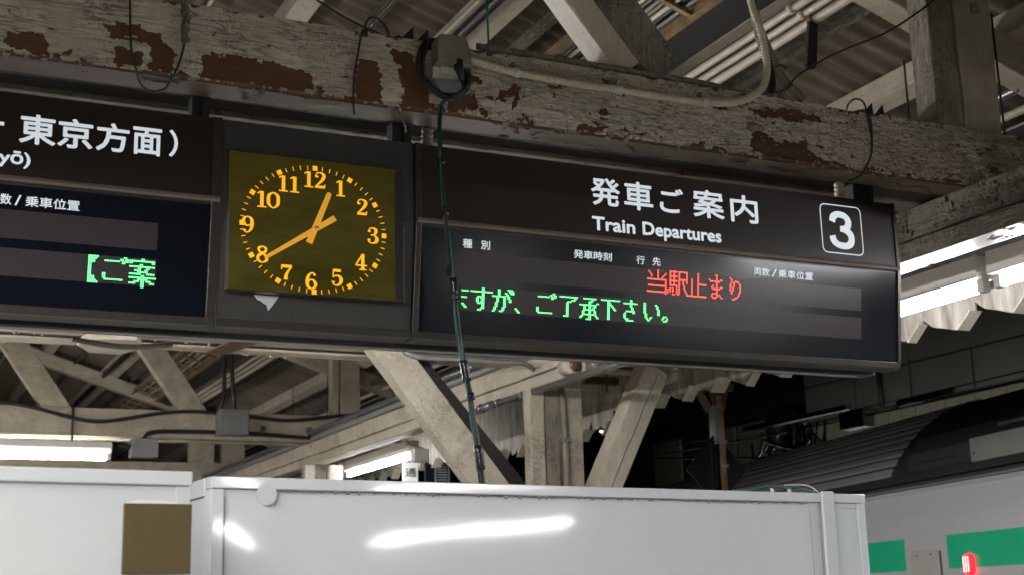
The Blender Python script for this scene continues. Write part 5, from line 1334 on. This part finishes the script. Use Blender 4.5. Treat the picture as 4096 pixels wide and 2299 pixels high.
# overhead wires in front of it
for (z, r, y0, lab) in ((3.95, .016, 30, 'lower overhead wire across the grey building'), (4.06, .010, 30, 'upper overhead wire across the grey building')):
    cable('overhead_wire', [(12, y0, z + .25), (12, 18, z), (12, 12, z), (12, 4, z + .2)], r, M['black'], lab, 'wire')
cable('overhead_wire', [(12, 22, 4.15), (12, 18.4, 3.80), (12, 16, 3.55)], .02, M['black'], 'slack overhead wire left of the diamond sign', 'wire')
E_ = Thing('wire_equipment', (12, 15, 3.8), 'dark cluster of insulators and cable loops on the overhead wire', 'overhead line equipment')
E_.part('bracket_box', G().box(11.9, 12.1, 14.2, 14.7, 3.78, 4.02), M['train_dark'], bev=.02)
E_.part('insulator', G().tube([(12, 13.6, 3.98), (12, 12.6, 4.02)], [.05, .04], 8), M['train_dark'])
E_.part('frame_bar', G().box(11.95, 12.05, 14.6, 17.0, 4.05, 4.12), M['train_dark'])
rnd = random.Random(12); g = G()
for k in range(14):
    y = rnd.uniform(14.8, 16.6); g.tube(spline([(12, y, 3.98), (12, y + rnd.uniform(-.1, .1), 3.75 + rnd.uniform(-.06, .06)), (12, y + rnd.uniform(.05, .5), 3.66 + rnd.uniform(-.05, .06)), (12, y + rnd.uniform(.1, .7), 3.86)], 4), rnd.uniform(.008, .03), 5)
E_.part('cable_loops', g, M['black'], kind='stuff')
g = G(); nn = 8
g.tube([(33.6, 60, 9.97), (33.6, 60, 10.03)], .055, 8); solo('distant_lamp', g, M['far_lamp'], 'tiny distant white lamp in the dark between the braces', 'lamp')

# neighbouring platform with its row of lights (some mirrored in the hoarding, the added ones light the building)
g = G().box(13.6, 19.0, -34, 40, -1.3, 0.0); struct('far_platform', g, M['platform'])
def far_light(y, X=15.6, ln=2.4, dx=0, k=0):
    F_ = Thing('tube_light', (X, y, 0), ORD[k] + ' lit tube light on a post on the opposite platform', 'fluorescent light', 'tube lights on the opposite platform')
    F_.part('housing', G().obox((X - .09, y - ln / 2, 3.0), (.18, 0, 0), (dx, ln, 0), (0, 0, .09)), M['white_steel'], bev=.01)
    F_.part('tube', G().tube([(X, y - ln / 2 + .04, 2.95), (X + dx, y + ln / 2 - .04, 2.95)], .026, 8), M['tube'])
    F_.part('post', G().tube([(X, y, 0), (X, y, 3.0)], .05, 8), M['grey_steel'])
ORD = ('first', 'second', 'third', 'fourth', 'fifth', 'sixth', 'seventh', 'added eighth', 'added ninth', 'slanting')
for k, y in enumerate((-17.6, -14.9, -12.3, 0, 4, 8, 19, 22, 25)): far_light(y, (15.7, 15.25, 14.8)[k] if k < 3 else 16.4, ln=2.65 if k < 3 else 2.4, dx=-.45 if k < 3 else 0, k=k)  # lamps past the mirrored ones are added, unseen, to light the building
far_light(-16.55, 9.1, -6.5, 4.2, 9)
